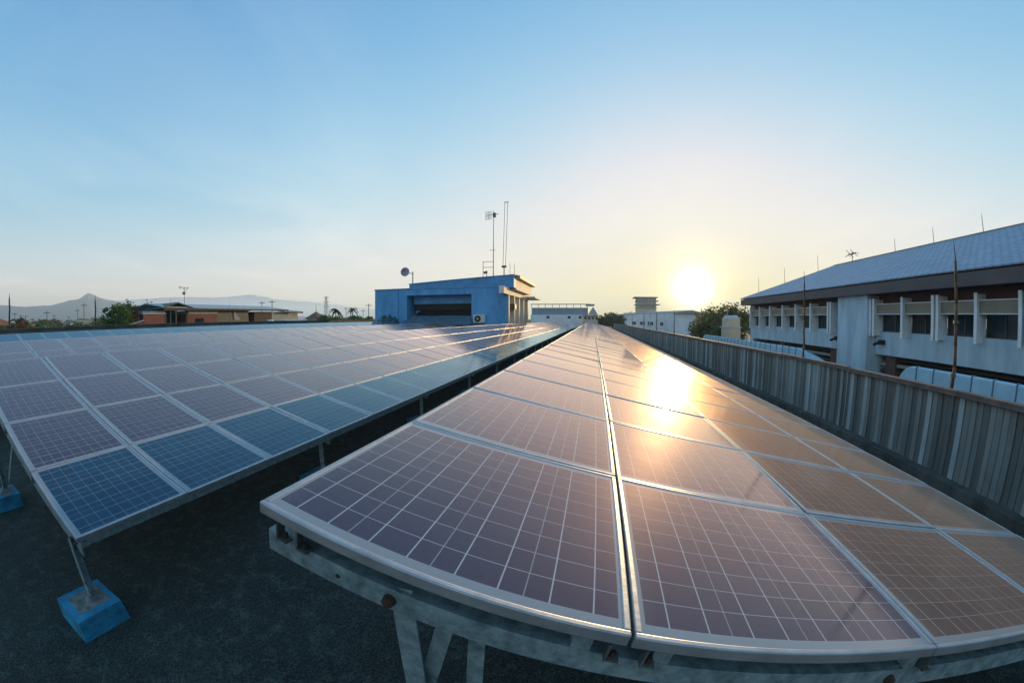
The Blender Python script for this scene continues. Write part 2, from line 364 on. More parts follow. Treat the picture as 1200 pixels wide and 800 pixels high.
# faint high cirrus, laid out on a flat layer overhead
zc = t.math('ADD', t.math('MAXIMUM', xyz.outputs[2], 0.0), 0.10)
cv = t('ShaderNodeCombineXYZ'); t.put(cv.inputs[0], t.math('DIVIDE', xyz.outputs[0], zc)); t.put(cv.inputs[1], t.math('MULTIPLY', t.math('DIVIDE', xyz.outputs[1], zc), 0.55))
c1 = t('ShaderNodeTexNoise'); c1.inputs['Scale'].default_value = 1.15; c1.inputs['Detail'].default_value = 9; c1.inputs['Roughness'].default_value = 0.62; c1.inputs['Distortion'].default_value = 0.5; t.l.new(cv.outputs[0], c1.inputs['Vector'])
c2 = t('ShaderNodeTexNoise'); c2.inputs['Scale'].default_value = 0.45; c2.inputs['Detail'].default_value = 3; t.l.new(cv.outputs[0], c2.inputs['Vector'])
cirrus = t.math('MULTIPLY', t.ramp(c1.outputs[0], [(0.42, (0, 0, 0)), (0.78, (1, 1, 1))]), t.ramp(c2.outputs[0], [(0.40, (0, 0, 0)), (0.62, (1, 1, 1))]))
for i, (k, pw, mx, wm) in enumerate(((1.85, 1.55, 0.875, 0.26), (1.25, 1.15, 0.882, -0.19), (1.52, 1.0, 0.89, -1.22))):
    e = t.math('EXPONENT', t.math('MULTIPLY', t.math('POWER', sky_rgb.outputs[i], pw), -k))
    c = t.math('MULTIPLY', t.math('SUBTRACT', 1.0, e), mx*GAIN)
    c = t.math('MULTIPLY', c, t.math('ADD', 1.0, t.math('MULTIPLY', warm, wm)))
    for p_, s_, hc in HALOS:
        c = t.math('ADD', c, t.math('MULTIPLY', t.math('POWER', d, p_), s_*hc[i]*GAIN))
    c = t.math('ADD', c, t.math('MULTIPLY', cirrus, (0.17, 0.12, 0.07)[i]*GAIN))
    t.put(out.inputs[i], c)
t.l.new(out.outputs[0], bg.inputs['Color']); bg.inputs['Strength'].default_value = SKY_STRENGTH

sl = bpy.data.lights.new('sun', 'SUN'); sl.energy = SUN_STRENGTH; sl.angle = R(0.53); sl.color = (1.0, 0.68, 0.30)
so = bpy.data.objects.new('sun', sl); COL.objects.link(so); so.rotation_euler = SUN.to_track_quat('Z', 'Y').to_euler()

# ------------------------------------------------------------------ camera: a wide fisheye lens
cam = bpy.data.cameras.new('camera'); co = bpy.data.objects.new('camera', cam); COL.objects.link(co); sc.camera = co
cam.type = 'PANO'; cam.panorama_type = 'FISHEYE_LENS_POLYNOMIAL'; cam.fisheye_fov = R(200)
cam.sensor_width = 36; cam.sensor_height = 24; cam.sensor_fit = 'HORIZONTAL'
cam.fisheye_polynomial_k0 = 0
cam.fisheye_polynomial_k1 = -0.07166340724875236; cam.fisheye_polynomial_k2 = -8.632132383128234e-06
cam.fisheye_polynomial_k3 = 1.97092109370641e-05; cam.fisheye_polynomial_k4 = -2.83089914448639e-07
cam.clip_start = 0.05; cam.clip_end = 30000
co.location = (0, 0, 0); co.rotation_euler = (math.pi/2 - 0.0555, 0, 0.2018)

# ------------------------------------------------------------------ ground, roof deck, mountain
STREET = -9.0
def gz(x): return -2.054 - 0.018*x          # the roof deck drains gently to the right
b = MB(); b.quad((-4500, -1400, STREET), (4500, -1400, STREET), (4500, 4500, STREET), (-4500, 4500, STREET))
tag(b.make('ground', M_GROUND), kind='structure')
b = MB()
X0, X1, Y0, Y1 = -25.2, 5.0, -7.0, 92.0
top = [(X0, Y0, gz(X0)), (X1, Y0, gz(X1)), (X1, Y1, gz(X1)), (X0, Y1, gz(X0))]
b.poly(top, 0)
for i in range(4):
    p, q = top[i], top[(i+1) % 4]
    b.quad((p[0], p[1], STREET), (q[0], q[1], STREET), q, p, 1)
tag(b.make('roof_deck', [M_ROOF, M_GREYW]), kind='structure')

def ridge(name, r, prof, depth, label=None):
    """a range of hills: skyline az -> elevation at distance r, with slopes in front and behind"""
    b = MB(); n = 160; a0, a1 = prof[0][0], prof[-1][0]; rows = []
    rng = random.Random(3)
    bumps = [(rng.uniform(20, 90), rng.uniform(0, 6.28), rng.uniform(.2, 1)) for _ in range(9)]
    for i in range(n+1):
        az = a0+(a1-a0)*i/n
        for (p0, e0), (p1, e1) in zip(prof, prof[1:]):
            if p0 <= az <= p1:
                k = (az-p0)/(p1-p0); e = e0+(e1-e0)*k; break
        e += sum(a*math.sin(f*R(az)*3+ph) for f, ph, a in bumps)*0.012
        h = r*math.tan(R(e))
        row = []
        for k, hh in ((-1.0, STREET), (-.66, h*.28), (-.36, h*.56), (-.14, h*.84), (0, h), (.2, h*.7), (.6, h*.3), (1, STREET)):
            wob = 1+0.10*math.sin(az*3.1+k*5)+0.06*math.sin(az*7.7+k*9)
            row.append(len(b.v)); b.v.append(P(az, r+depth*k, hh if k in (0, -1, 1) else hh*wob))
        rows.append(row)
    for r0, r1 in zip(rows, rows[1:]):
        for j in range(len(r0)-1):
            b.f.append((r0[j], r1[j], r1[j+1], r0[j+1])); b.m.append(0)
    return tag(b.make(name, M_MTN, smooth=True), kind='structure')
ridge('mountain', 2600, [(-97, 2.2), (-90, 2.6), (-80.7, 2.68), (-77.9, 2.45), (-74.7, 2.53), (-72.4, 3.0), (-71.1, 3.2), (-70.5, 3.55), (-69.9, 3.98), (-69.3, 3.72), (-68.4, 3.35), (-66.6, 2.95), (-63.8, 2.5), (-59, 1.9), (-52, 1.3), (-44, .8), (-38, .5), (-30, 0.2)], 700)
M_CLOUD = pm('pale_cloud', (0.62, 0.60, 0.66), 1.0, 0, 0.06, 0.002)
cb = ridge('cloud_bank', 6600, [(-97, 1.5), (-80, 2.0), (-70, 2.6), (-66, 3.0), (-59, 3.35), (-52.4, 3.3), (-49, 3.6), (-47.8, 3.6), (-44.3, 2.9), (-40, 2.6), (-33.6, 1.8), (-26, 1.0), (-18, 0.1)], 500)
cb.data.materials[0] = M_CLOUD; cb['kind'] = 'stuff'

# haze: pale air round everything
HAZE_D = 0.00033
b = MB(); b.box(-4600, 4600, -1500, 4600, STREET-1, 186)
hz = b.make('haze', bpy.data.materials.new('haze_air'))
hm = hz.data.materials[0]; hm.use_nodes = True; ht = NT(hm); ht.n.clear()
ho = ht('ShaderNodeOutputMaterial'); hv = ht('ShaderNodeVolumePrincipled')
hv.inputs['Color'].default_value = (0.66, 0.82, 1.0, 1); hv.inputs['Density'].default_value = HAZE_D; hv.inputs['Anisotropy'].default_value = 0.2
ht.l.new(hv.outputs[0], ho.inputs['Volume'])
tag(hz, kind='stuff')

# ------------------------------------------------------------------ solar arrays
def panel_mesh(name, mat):
    b = MB(); h = PANEL/2
    b.box(-h, h, -h, h, -0.012, -0.003, 0)
    o = b.make(name, [mat])
    uv = o.data.uv_layers.new(name='UVMap')
    for p in o.data.polygons:
        for li in p.loop_indices:
            c = o.data.vertices[o.data.loops[li].vertex_index].co
            uv.data[li].uv = (c.x+h, c.y+h)
    me = o.data; bpy.data.objects.remove(o); return me
def frame_mesh():
    b = MB(); H = 0.4955; w_ = 0.0195; z0, z1 = -0.036, 0.0
    b.box(-H, H, -H, -H+w_, z0, z1); b.box(-H, H, H-w_, H, z0, z1)
    b.box(-H, -H+w_, -H+w_, H-w_, z0, z1); b.box(H-w_, H, -H+w_, H-w_, z0, z1)
    o = b.make('panel_frame', M_ALU)
    bv = o.modifiers.new('bevel', 'BEVEL'); bv.width = 0.004; bv.segments = 2
    dg = bpy.context.evaluated_depsgraph_get(); me = bpy.data.meshes.new_from_object(o.evaluated_get(dg))
    bpy.data.objects.remove(o); return me
PM = {k: panel_mesh('solar_panel', m) for k, m in (('purple', M_CELL_PURPLE), ('brown', M_CELL_BROWN), ('blue', M_CELL_BLUE))}
FM = frame_mesh()

def solar_array(label, xh, y0, zh, tilt, rows, kinds, keep_rows, legs, frames, rng):
    """four panels across, xh/zh = upper left edge, low edge to the right"""
    U = Vector((math.cos(tilt), 0, -math.sin(tilt))); N = Vector((math.sin(tilt), 0, math.cos(tilt)))
    base = Vector((xh+2, y0, gz(xh+2)))
    root = thing('solar_array', label, 'solar array', base, 'tilted solar arrays on the roof')
    H0 = Vector((xh, y0, zh))
    rot0 = Euler((0, tilt, 0)).to_matrix()
    stuff = MB(); sm = []; suv = []
    for j in range(rows):
        for i in range(4):
            k = kinds[i]
            c = H0 + U*(i+.5) + Vector((0, j+.5, 0)) + N*rng.uniform(-.002, .002)
            rot = rot0 @ Euler((R(rng.gauss(0, .16)), R(rng.gauss(0, .16)), 0)).to_matrix()
            if keep_rows(j, i):
                p = bpy.data.objects.new('solar_panel', PM[k]); COL.objects.link(p); p.parent = root
                p.location = c-base; p.rotation_euler = rot.to_euler()
                f = bpy.data.objects.new('panel_frame', FM); COL.objects.link(f); f.parent = p
            else:
                for me, mi in ((PM[k], {'purple': 0, 'brown': 1, 'blue': 2}[k]), (FM, 3)):
                    o = len(stuff.v); stuff.v += [c + rot @ v.co for v in me.vertices]
                    lay = me.uv_layers.active if me.uv_layers else None
                    for pl in me.polygons:
                        stuff.f.append(tuple(o+q for q in pl.vertices)); stuff.m.append(mi)
                        suv += [tuple(lay.data[li].uv) if lay else (0, 0) for li in pl.loop_indices]
    if stuff.v:
        so_ = stuff.make('solar_panel', [M_CELL_PURPLE, M_CELL_BROWN, M_CELL_BLUE, M_ALU], root)
        lay = so_.data.uv_layers.new(name='UVMap')
        for q, uvv in zip(lay.data, suv): q.uv = uvv
        so_['kind'] = 'stuff'
    # purlins run along the rows under each seam
    for i, off in enumerate((0.12, 0.9, 1.1, 1.95, 2.9, 3.965)):
        b = MB(); a = H0 + U*off - N*0.0665
        b.ob(a+Vector((0, rows/2, 0)), U*0.024, Vector((0, rows/2-0.03, 0)), N*0.029)
        b.make('purlin', M_GALV, root)
    # supports
    proto = {}
    for n in range(frames):
        y = 0.035+3.0*n
        def put(key, build, mats, dy):
            if key not in proto:
                b = MB(); build(b); proto[key] = b.make(key[0], mats, root)
            else:
                inst(proto[key], root, (0, dy, 0))
        def rafter(b):
            b.ob(H0+U*2.0+Vector((0, .035, 0))-N*0.134, U*1.985, Vector((0, .004, 0)), N*.036)
            b.ob(H0+U*2.0+Vector((0, .066, 0))-N*0.102, U*1.985, Vector((0, .027, 0)), N*.004)
        put(('rafter',), rafter, M_GALV, 3.0*n)
        for q, lx in enumerate(legs):
            s = (lx-xh)/math.cos(tilt); t0 = H0+U*s-N*.10+Vector((0, .062 if len(legs) > 2 else .012, 0))
            g0 = gz(lx)
            def leg(b, t0=t0, lx=lx, g0=g0):
                b.box(lx-.032, lx+.032, t0.y-.018, t0.y-.012, g0+.14, t0.z)
                b.box(lx-.032, lx-.026, t0.y-.012, t0.y+.045, g0+.14, t0.z)
            put(('leg', q), leg, M_GALV, 3.0*n)
            def foot(b, lx=lx, g0=g0):
                b.taper(lx-.225, lx+.225, y0-.225, y0+.17, g0-.01, g0+.15, .93, 0)
                b.taper(lx-.13, lx+.13, y0-.15, y0+.11, g0+.15, g0+.158, .95, 1)
                b.taper(lx-.06, lx+.07, y0-.06, y0+.08, g0+.158, g0+.185, .6, 1)
            put(('concrete_footing', q), foot, [M_BLOCK, M_BLOCKTOP], 3.0*n)
        if len(legs) > 2:
            t1 = H0+U*((-.235-xh)/math.cos(tilt))-N*.11
            put(('leg', 9), lambda b, t1=t1: b.bar((t1.x, y0+.13, t1.z), (t1.x-.10, y0+.13, gz(-.4)+.1), .05, .006), M_GALV, 3.0*n)
        # braces from the tall legs up to the rafter
        for q, lx in enumerate(legs[:-1]):
            s = (lx-xh)/math.cos(tilt)
            a = Vector((lx-.08*(len(legs) > 2)+.02, y0+.085, gz(lx)+.25+.45*(q == 0 and len(legs) > 2)))
            e = H0+U*min(3.7, s+1.15 if len(legs) == 2 else s+.15)-N*.12+Vector((0, .085, 0))
            put(('brace', q), lambda b, a=a, e=e: b.bar(a, e, .05, .006), M_GALV, 3.0*n)
    # bolts on the first rafter, clips under the first panels
    for lx in legs:
        s = (lx-xh)/math.cos(tilt)
        if n >= 0:
            b = MB(); a = H0+U*s-N*.135
            b.tube(a+Vector((0, .030, 0)), a+Vector((0, .012, 0)), .019, .016, 12); b.make('bolt', M_RUSTBOLT, root)
    for i, off in enumerate((0.07, 0.14, 0.96, 1.05, 2.0, 3.0, 3.9)):
        b = MB(); a = H0+U*off-N*.066+Vector((0, .02, 0))
        b.ob(a, U*.003, Vector((0, .016, 0)), N*.028); b.ob(a+U*.018-N*.024, U*.016, Vector((0, .016, 0)), N*.003)
        b.make('clip', M_DARKSTEEL, root)
        b = MB(); b.tube(a+U*.018-N*.004, a+U*.018-N*.02, .008, .008, 6); b.make('bolt', M_RUSTBOLT, root)
    for i, off in enumerate((0.26, 1.9)):
        b = MB(); a = H0+U*off-N*.137+Vector((0, .0305, 0)); b.tube(a, a-Vector((0, .0012, 0)), .0075, .0075, 12); b.make('bolt_hole', M_BLACK, root)
    return root

rng = random.Random(11)
solar_array('nearest solar array, purple and brown panels glowing gold beside the corrugated fence', -0.8481, 0.71, -0.4804, 0.2151, 80,
            ('purple', 'purple', 'brown', 'brown'), lambda j, i: j < 25, (-0.44, 1.0, 2.85), 20, rng)
solar_array('second solar array from the fence, purple panels with a blue lowest row', -6.841, 0.7434, -0.3796, 0.2361, 80,
            ('purple', 'purple', 'purple', 'blue'), lambda j, i: j < 25, (-5.98, -3.12), 20, rng)
solar_array('third solar array from the fence, mostly hidden behind a nearer purple array', -12.86, 0.76, -0.28, 0.2361, 32,
            ('purple', 'purple', 'purple', 'blue'), lambda j, i: i < 3 and j < 32, (-12.0, -9.14), 3, rng)
solar_array('farthest solar array, blue top row just under the low roof wall', -18.86, 0.76, -0.14, 0.2361, 32,
            ('blue', 'purple', 'purple', 'blue'), lambda j, i: i < 3 and j < 32, (-18.0, -15.14), 3, rng)

# ------------------------------------------------------------------ corrugated fence on the right
FX = 4.6
fn = thing('corrugated_fence', 'long weathered blue grey corrugated metal fence with rusty cap beside the solar panels', 'fence', (FX, 0, gz(FX)))
FY0, FY1 = -4.0, 84.0
L = 2.6; pitch = 0.20; ysh = FY0
while ysh < FY1:
    b = MB(); n = int(L/pitch); prof = []
    for k in range(n):
        y = ysh+k*pitch
        prof += [(y, 0), (y+.084, 0), (y+.089, .013), (y+.095, .013), (y+.10, -.010), (y+.184, -.010), (y+.189, .013), (y+.195, .013)]
    prof.append((ysh+L, 0))
    jit = rng.uniform(-.012, .012)
    for (ya, xa), (yb, xb) in zip(prof, prof[1:]):
        b.quad((FX+xa+jit, ya, -1.80), (FX+xa+jit, ya, -.765), (FX+xb+jit, yb, -.765), (FX+xb+jit, yb, -1.80))
    o = b.make('metal_sheet', M_FENCE, fn)
    sd = o.modifiers.new('thickness', 'SOLIDIFY'); sd.thickness = 0.004
    ysh += L
y = FY0
while y < FY1:
    b = MB(); e = min(y+2.6, FY1); dz = rng.uniform(-.010, .010)
    b.box(FX-.075, FX+.06, y+.004, e-.004, -.765+dz, -.73+dz); b.box(FX-.075, FX-.06, y+.004, e-.004, -.80+dz, -.765+dz)
    b.make('cap_rail', M_CAP, fn, bevel=.006); y = e
b = MB(); b.box(FX-.17, FX+.10, FY0, FY1, gz(FX)-.03, -1.80); b.box(FX-.36, FX-.17, FY0, FY1, gz(FX)-.03, -1.98); b.make('kerb', M_KERB, fn, bevel=.012)

def rod(x, y, z0, z1, r, mat, label, grp=None, knob=None, lean=0.0):
    o = thing('lightning_rod', label, 'lightning rod', (x, y, z0), grp)
    b = MB(); n = 6; pts = [Vector((x+lean*(i/n)+.012*math.sin(i*2.1), y+.010*math.cos(i*1.7), z0+(z1-z0)*.86*i/n)) for i in range(n+1)]
    for i in range(n): b.tube(pts[i], pts[i+1], r*(1-.28*i/n), r*(1-.28*(i+1)/n), 8)
    b.make('pole', mat, o, smooth=True)
    b = MB(); b.tube(pts[-1], (x+lean, y, z1), r*.45, r*.12, 6); b.make('tip', mat, o)
    for k in (.12, .48) if knob is None else knob:
        b = MB(); p = pts[0].lerp(pts[-1], k); b.tube(p-Vector((0, 0, .02)), p+Vector((0, 0, .02)), r*1.7, r*1.7, 8); b.make('clamp', M_DARKSTEEL, o)
    return o
rod(FX+.005, 3.96, -.728, 1.05, .024, M_ROD, 'tallest rusty lightning rod on the fence cap, in front of the large windows', None, (.1, .52))
rod(FX+.005, 8.1, -.728, 1.10, .022, M_ROD, 'rusty lightning rod on the fence cap in front of the white fins', None, (.12, .4))
for i, (yy, h) in enumerate(((22.3, .62), (28.5, .75), (35.5, .62), (46, .72), (58, .7))):
    rod(FX+.005, yy, -.728, h, .026, M_ROD, 'thin lightning rod far along the fence cap against the white buildings', 'thin rods far along the fence', (.1,))

# ------------------------------------------------------------------ building on the right
sb = thing('office_building', 'long grey building with overhanging pale shingle roof and white window fins behind the fence', 'building', (15, 15, STREET))
EX, EZ, RX, RZ, YE, YR, YN = 14.0, 2.04, 20.0, 4.58, 36.6, 29.9, -14.0
b = MB()
b.quad((EX, YN, EZ), (EX, YE, EZ), (RX, YR, RZ), (RX, YN, RZ)); b.poly([(EX, YE, EZ), (26, YE, EZ), (RX, YR, RZ)])
b.quad((26, YE, EZ), (26, YN, EZ), (RX, YN, RZ), (RX, YR, RZ)); b.poly([(26, YN, EZ), (EX, YN, EZ), (RX, YN, RZ)])
rf = b.make('roof', M_SHINGLE, sb)
sd = rf.modifiers.new('thickness', 'SOLIDIFY'); sd.thickness = .05; sd.offset = -1
b = MB(); b.bar((RX, YN, RZ+.03), (RX, YR, RZ+.03), .25, .08, 0, (0, 0, 1)); b.bar((RX, YR, RZ+.02), (EX, YE, EZ+.03), .2, .06, 0, (0, 0, 1)); b.make('ridge_cap', M_BEIGE, rf)
b = MB(); b.box(EX, EX+.22, YN, YE, 1.48, EZ-.06); b.box(EX+.22, 26, YE-.22, YE, 1.48, EZ-.06); b.make('fascia', M_FASCIA, sb)
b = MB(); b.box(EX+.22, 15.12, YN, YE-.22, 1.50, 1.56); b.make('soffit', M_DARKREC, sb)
b = MB()
b.box(15.12, 25.5, YN, 36.0, .62, 1.50, 0)
b.make('upper_wall', M_REDWALL, sb)
b = MB(); b.box(14.88, 15.62, YN, 18.3, -1.45, -.33); b.box(14.88, 15.62, 21.2, 35.6, -1.45, -.33); b.make('spandrel_wall', M_CONC, sb)
b = MB(); b.box(14.3, 16.2, 18.35, 21.15, STREET, 1.495); b.make('pier', M_CONC, sb, bevel=.02)
b = MB(); b.box(14.9, 25.5, 35.62, 36.35, STREET, 1.495); b.make('end_wall', M_CONC, sb)
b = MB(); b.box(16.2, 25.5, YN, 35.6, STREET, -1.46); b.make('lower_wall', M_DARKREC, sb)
for ya, yb in ((YN, 18.2), (21.3, 35.5)):
    b = MB(); b.box(15.15, 15.5, ya, yb, -1.98, -1.84); b.make('beam', M_BEIGE, sb)
    b = MB(); b.tube((15.3, ya, -2.25), (15.3, yb, -2.25), .07); b.tube((15.35, ya, -1.66), (15.35, yb, -1.66), .05); b.make('pipe', M_DARKREC, sb)
for yc in (17.2, 8.4, -0.5, 22.6, 30.0):
    b = MB(); b.box(15.05, 15.75, yc-.38, yc+.38, STREET, -1.47); b.make('column', M_REDWALL, sb)
FINS = [-1.9, .3, 2.5, 4.85, 7.0, (9.05, 9.33), 11.4, (13.5, 13.78), 15.8, (17.98, 18.26), (22.15, 22.45), 24.6, 26.7, 28.8, 31.1, 33.2, 35.3]
flat = []
for fy in FINS:
    ys = fy if isinstance(fy, tuple) else (fy,)
    for yv in ys:
        b = MB(); b.box(14.45, 15.06, yv-.05, yv+.05, -.52, 1.24); b.box(14.41, 14.46, yv-.075, yv+.075, -.55, 1.27); b.make('fin', M_WHITEP, sb)
    flat.append((ys[0], ys[-1]))
for (a0, a1), (c0, c1) in zip(flat, flat[1:]):
    if a1 < 19 < c0: continue
    y0_, y1_ = a1+.08, c0-.08
    wn_ = MB(); wn_.box(15.08, 15.13, y0_, y1_, -.32, .66)
    wd = wn_.make('window', M_WIN, sb)
    b = MB(); mid = y0_+(y1_-y0_)*.5
    for yv in (y0_+.02, mid, y1_-.02): b.box(15.04, 15.08, yv-.022, yv+.022, -.32, .62)
    b.box(15.04, 15.08, y0_, y1_, .60, .66); b.box(15.0, 15.10, y0_, y1_, -.335, -.30); b.make('window_frame', M_DARKSTEEL, wd)
    b = MB(); b.box(14.60, 14.625, y0_-.02, y1_+.02, .54, .99); sh_ = b.make('sunshade', M_SHADE, sb)
    b = MB(); b.box(14.57, 14.65, y0_-.02, y1_+.02, .505, .54); b.box(14.57, 14.65, y0_-.02, y1_+.02, .99, 1.025); b.make('shade_rail', M_WHITEP, sh_)
for yv in (17.6, 21.75):
    b = MB(); b.box(14.55, 14.95, yv-.12, yv+.12, -.95, -.72); b.tube((14.6, yv, -.83), (14.2, yv, -.95), .07); b.make('floodlight', M_BLACK, sb)
for i, (az, el, y_) in enumerate(((46.8, 11.27, 11), (53.1, 12.39, 11), (41.8, 10.22, 11))):
    yy = RX/math.tan(R(az)); rr = math.hypot(RX, yy); zt = rr*math.tan(R(el))
    rod(RX, yy, RZ+.06, zt+.15, .02, M_RODGREY, ('hair thin rod on the grey shingle ridge above the pier', 'hair thin rod on the grey shingle ridge, nearest to the large windows', 'hair thin rod on the grey shingle ridge beside the small antenna')[(1, 2, 0)[i] if False else (0, 1, 2)[i]], None, ())
for yy in (31.0, 33.3, 35.2):
    k = (YE-yy)/(YE-YR); rod(EX+6*k, yy, EZ+2.54*k+.02, EZ+2.54*k+1.5, .02, M_RODGREY, 'hair thin rod on the sloping hip end of the shingle roof', 'rods on the hip end of the shingle roof', ())
an = thing('television_antenna', 'small bushy television antenna on the shingle roof ridge', 'antenna', (RX, 27.4, RZ+.06))
b = MB(); b.tube((RX, 27.4, RZ+.05), (RX, 27.4, RZ+.75), .03); b.make('mast', M_RODGREY, an)
b = MB(); b.tube((RX, 26.9, RZ+.6), (RX, 27.9, RZ+.66), .025)
for k in range(6): yv = 26.95+k*.18; b.tube((RX-.35, yv, RZ+.6+.3*math.sin(k*2)), (RX+.35, yv, RZ+.62-.2*math.sin(k*2)), .02)
b.make('boom', M_RODGREY, an)

def canopy(label, y0, y1):
    o = thing('walkway_canopy', label, 'canopy', (9.1, (y0+y1)/2, STREET), 'vaulted walkway canopies behind the fence')
    prof = [(8.34, -2.7), (8.36, -1.9), (8.38, -1.03), (8.40, -1.0), (8.46, -.99), (8.6, -1.05), (9.2, -1.30), (9.7, -1.6), (10.1, -2.0), (10.2, -2.7)]
    ny = 40; ys = [y0+(y1-y0)*(.5-.5*math.cos(math.pi*k/ny)) for k in range(ny+1)]
    def sec(y, grow=0.0):
        d_ = min(y-y0, y1-y); r_ = .75; f = math.sqrt(max(0, 1-((r_-min(d_, r_))/r_)**2))
        f = .35+.65*f
        return [(x+(x-9.1)*grow, y, -2.7+(z+2.7)*f*(1+grow)) for x, z in prof]
    b = MB()
    for ya, yb in zip(ys, ys[1:]):
        sa, sb_ = sec(ya), sec(yb)
        for k in range(len(prof)-1): b.quad(sa[k], sb_[k], sb_[k+1], sa[k+1])
    for yy in (y0, y1): b.poly(sec(yy))
    b.make('sheet', M_CANOPY, o)
    y = y0+.55
    while y <= y1-.5:
        b = MB(); q = sec(y, .008)
        for k in range(len(q)-1): b.bar(q[k], q[k+1], .022, .03)
        b.make('rib', M_CANRIB, o); y += .62
    cx, cz, rx = 9.1, -2.7, 1.1
    for yy in (y0+.3, (y0+y1)/2, y1-.3):
        for sx in (-1, 1):
            b = MB(); b.tube((cx+sx*(rx-.05), yy, STREET), (cx+sx*(rx-.05), yy, cz+.05), .06); b.make('post', M_DARKSTEEL, o)
canopy('pale blue vaulted walkway canopy below the large windows, nearest the rusty rod', 0.5, 9.4)
canopy('pale blue vaulted walkway canopy beyond the concrete pier, below the white fins', 14.2, 30.0)

el_ = thing('stair_tower', 'small pale square tower with a ledge at the far corner of the shingle roofed building', 'tower', (14.9, 42, STREET))
b = MB(); b.box(14.2, 15.7, 41, 43, STREET, -.65); b.box(14.25, 15.65, 41.05, 42.95, -.55, .35); b.make('wall', M_SAND, el_)
b = MB(); b.box(14.1, 15.8, 40.9, 43.1, -.65, -.55); b.make('ledge', M_CONC, el_)
b = MB(); b.taper(14.35, 15.55, 41.15, 42.85, .35, .62, .8); b.make('cap', M_CONC, el_)

# ------------------------------------------------------------------ blue rooftop house
bh = thing('rooftop_house', 'blue painted rooftop plant house with recessed louvred front and orange lit side', 'building', (-14, 40, gz(-14)))
g = gz(-14)-.1
b = MB()
b.box(-21.2, -17.6, 35.0, 46.5, g, 2.98, 0)                   # left wing
b.box(-17.6, -10.97, 37.2, 46.5, g, 2.90, 0)                  # behind the recess
b.box(-17.6, -10.97, 35.0, 37.2, 2.35, 2.90, 0)               # over the recess
b.box(-10.97, -7.9, 35.0, 46.5, g, 2.90, 0)
b.make('wall', M_BLUE, bh)
b = MB(); b.prism([(-17.3, 34.96, 2.90), (-6.98, 34.96, 2.90), (-6.98, 34.96, 4.0), (-17.3, 34.96, 3.42)], (0, 1.0, 0)); b.make('front_parapet', M_BLUED, bh)
b = MB(); b.prism([(-17.36, 34.90, 3.42), (-6.9, 34.90, 4.0), (-6.9, 34.90, 4.07), (-17.36, 34.90, 3.49)], (0, 1.15, 0)); b.make('coping', M_BLUED, bh)
b = MB(); b.box(-21.27, -17.3, 34.93, 46.5, 2.98, 3.06); b.make('coping', M_BLUED, bh)
b = MB(); b.box(-18.60, -18.50, 34.93, 35.0, g, 2.98); b.make('downpipe', M_BLUED, bh)
b = MB(); b.box(-8.45, -7.6, 34.88, 35.0, g, 2.86); b.make('pilaster', M_BLUED, bh)
b = MB(); b.box(-17.3, -10.97, 36.0, 37.18, 1.53, 2.345); b.make('lintel', M_BLUED, bh)
b = MB()
for k in range(9): b.ob((-14.13, 36.35, .98+k*.062), (3.16, 0, 0), (0, .05, -.03), (0, .004, .006))
b.make('louvre', M_LOUVRE, bh)
b = MB(); b.box(-17.3, -10.98, 36.45, 37.18, .92, 1.52); b.make('louvre_back', M_BLACK, bh)
b = MB(); b.prism([(-17.9, 33.9, -.45), (-10.7, 33.9, -.45), (-11.3, 36.4, .95), (-16.6, 36.4, .95)], (0, .03, -.10)); lr = b.make('lean_to_roof', M_LEANROOF, bh)
b = MB(); b.prism([(-16.95, 35.32, .405), (-10.98, 35.32, .405), (-11.22, 36.28, .945), (-16.60, 36.28, .945)], (0, -.012, .02)); b.make('skylight', M_WINDARK, bh)
b = MB()
for k in range(19):
    f = k/18; b.bar((-17.75+6.9*f, 33.89, -.43), (-16.55+5.2*f, 36.36, .985), .05, .03)
b.make('roof_rib', M_LEANROOF, lr)
b = MB(); b.box(-17.3, -10.98, 36.5, 37.18, g, .92); b.make('recess_wall', M_BLUE, bh)
# sun side: canopy, columns, doors, upper storey
b = MB(); b.box(-9.4, -7.02, 36.0, 45.8, 2.90, 3.85); b.make('upper_wall', M_CREAM, bh)
b = MB(); b.prism([(-7.02, 35.98, 3.75), (-6.6, 35.98, 3.8), (-6.6, 35.98, 4.05), (-7.02, 35.98, 4.15)], (0, 10.2, 0)); b.make('cornice', M_YELLOW, bh)
b = MB(); b.box(-7.9, -7.45, 33.0, 46.5, 2.25, 2.88); b.make('canopy_beam', M_CREAM, bh)
b = MB(); b.box(-7.9, -6.45, 44.6, 50.0, 2.42, 2.6); b.box(-7.44, -6.95, 36.0, 44.5, 2.75, 2.87); b.make('canopy_slab', M_CREAM, bh)
for yy in (35.4, 38.0, 40.6, 43.2, 46.0):
    b = MB(); b.box(-7.88, -7.5, yy-.2, yy+.2, g, 2.24); b.make('column', M_CREAM, bh)
b = MB(); b.box(-7.9, -7.86, 35.62, 45.78, g, 2.24); b.make('side_wall', M_CREAM, bh)
for yy in (36.7, 41.9):
    b = MB(); b.box(-7.86, -7.82, yy-.5, yy+.5, g, 1.7); dr = b.make('door', M_WINDARK, bh)
    b = MB(); b.box(-7.82, -7.78, yy+.36, yy+.42, -.2, .0); b.make('handle', M_ALU, dr)
b = MB(); b.box(-7.86, -7.82, 43.8, 45.4, -.2, 1.6); b.make('window', M_WINDARK, bh)

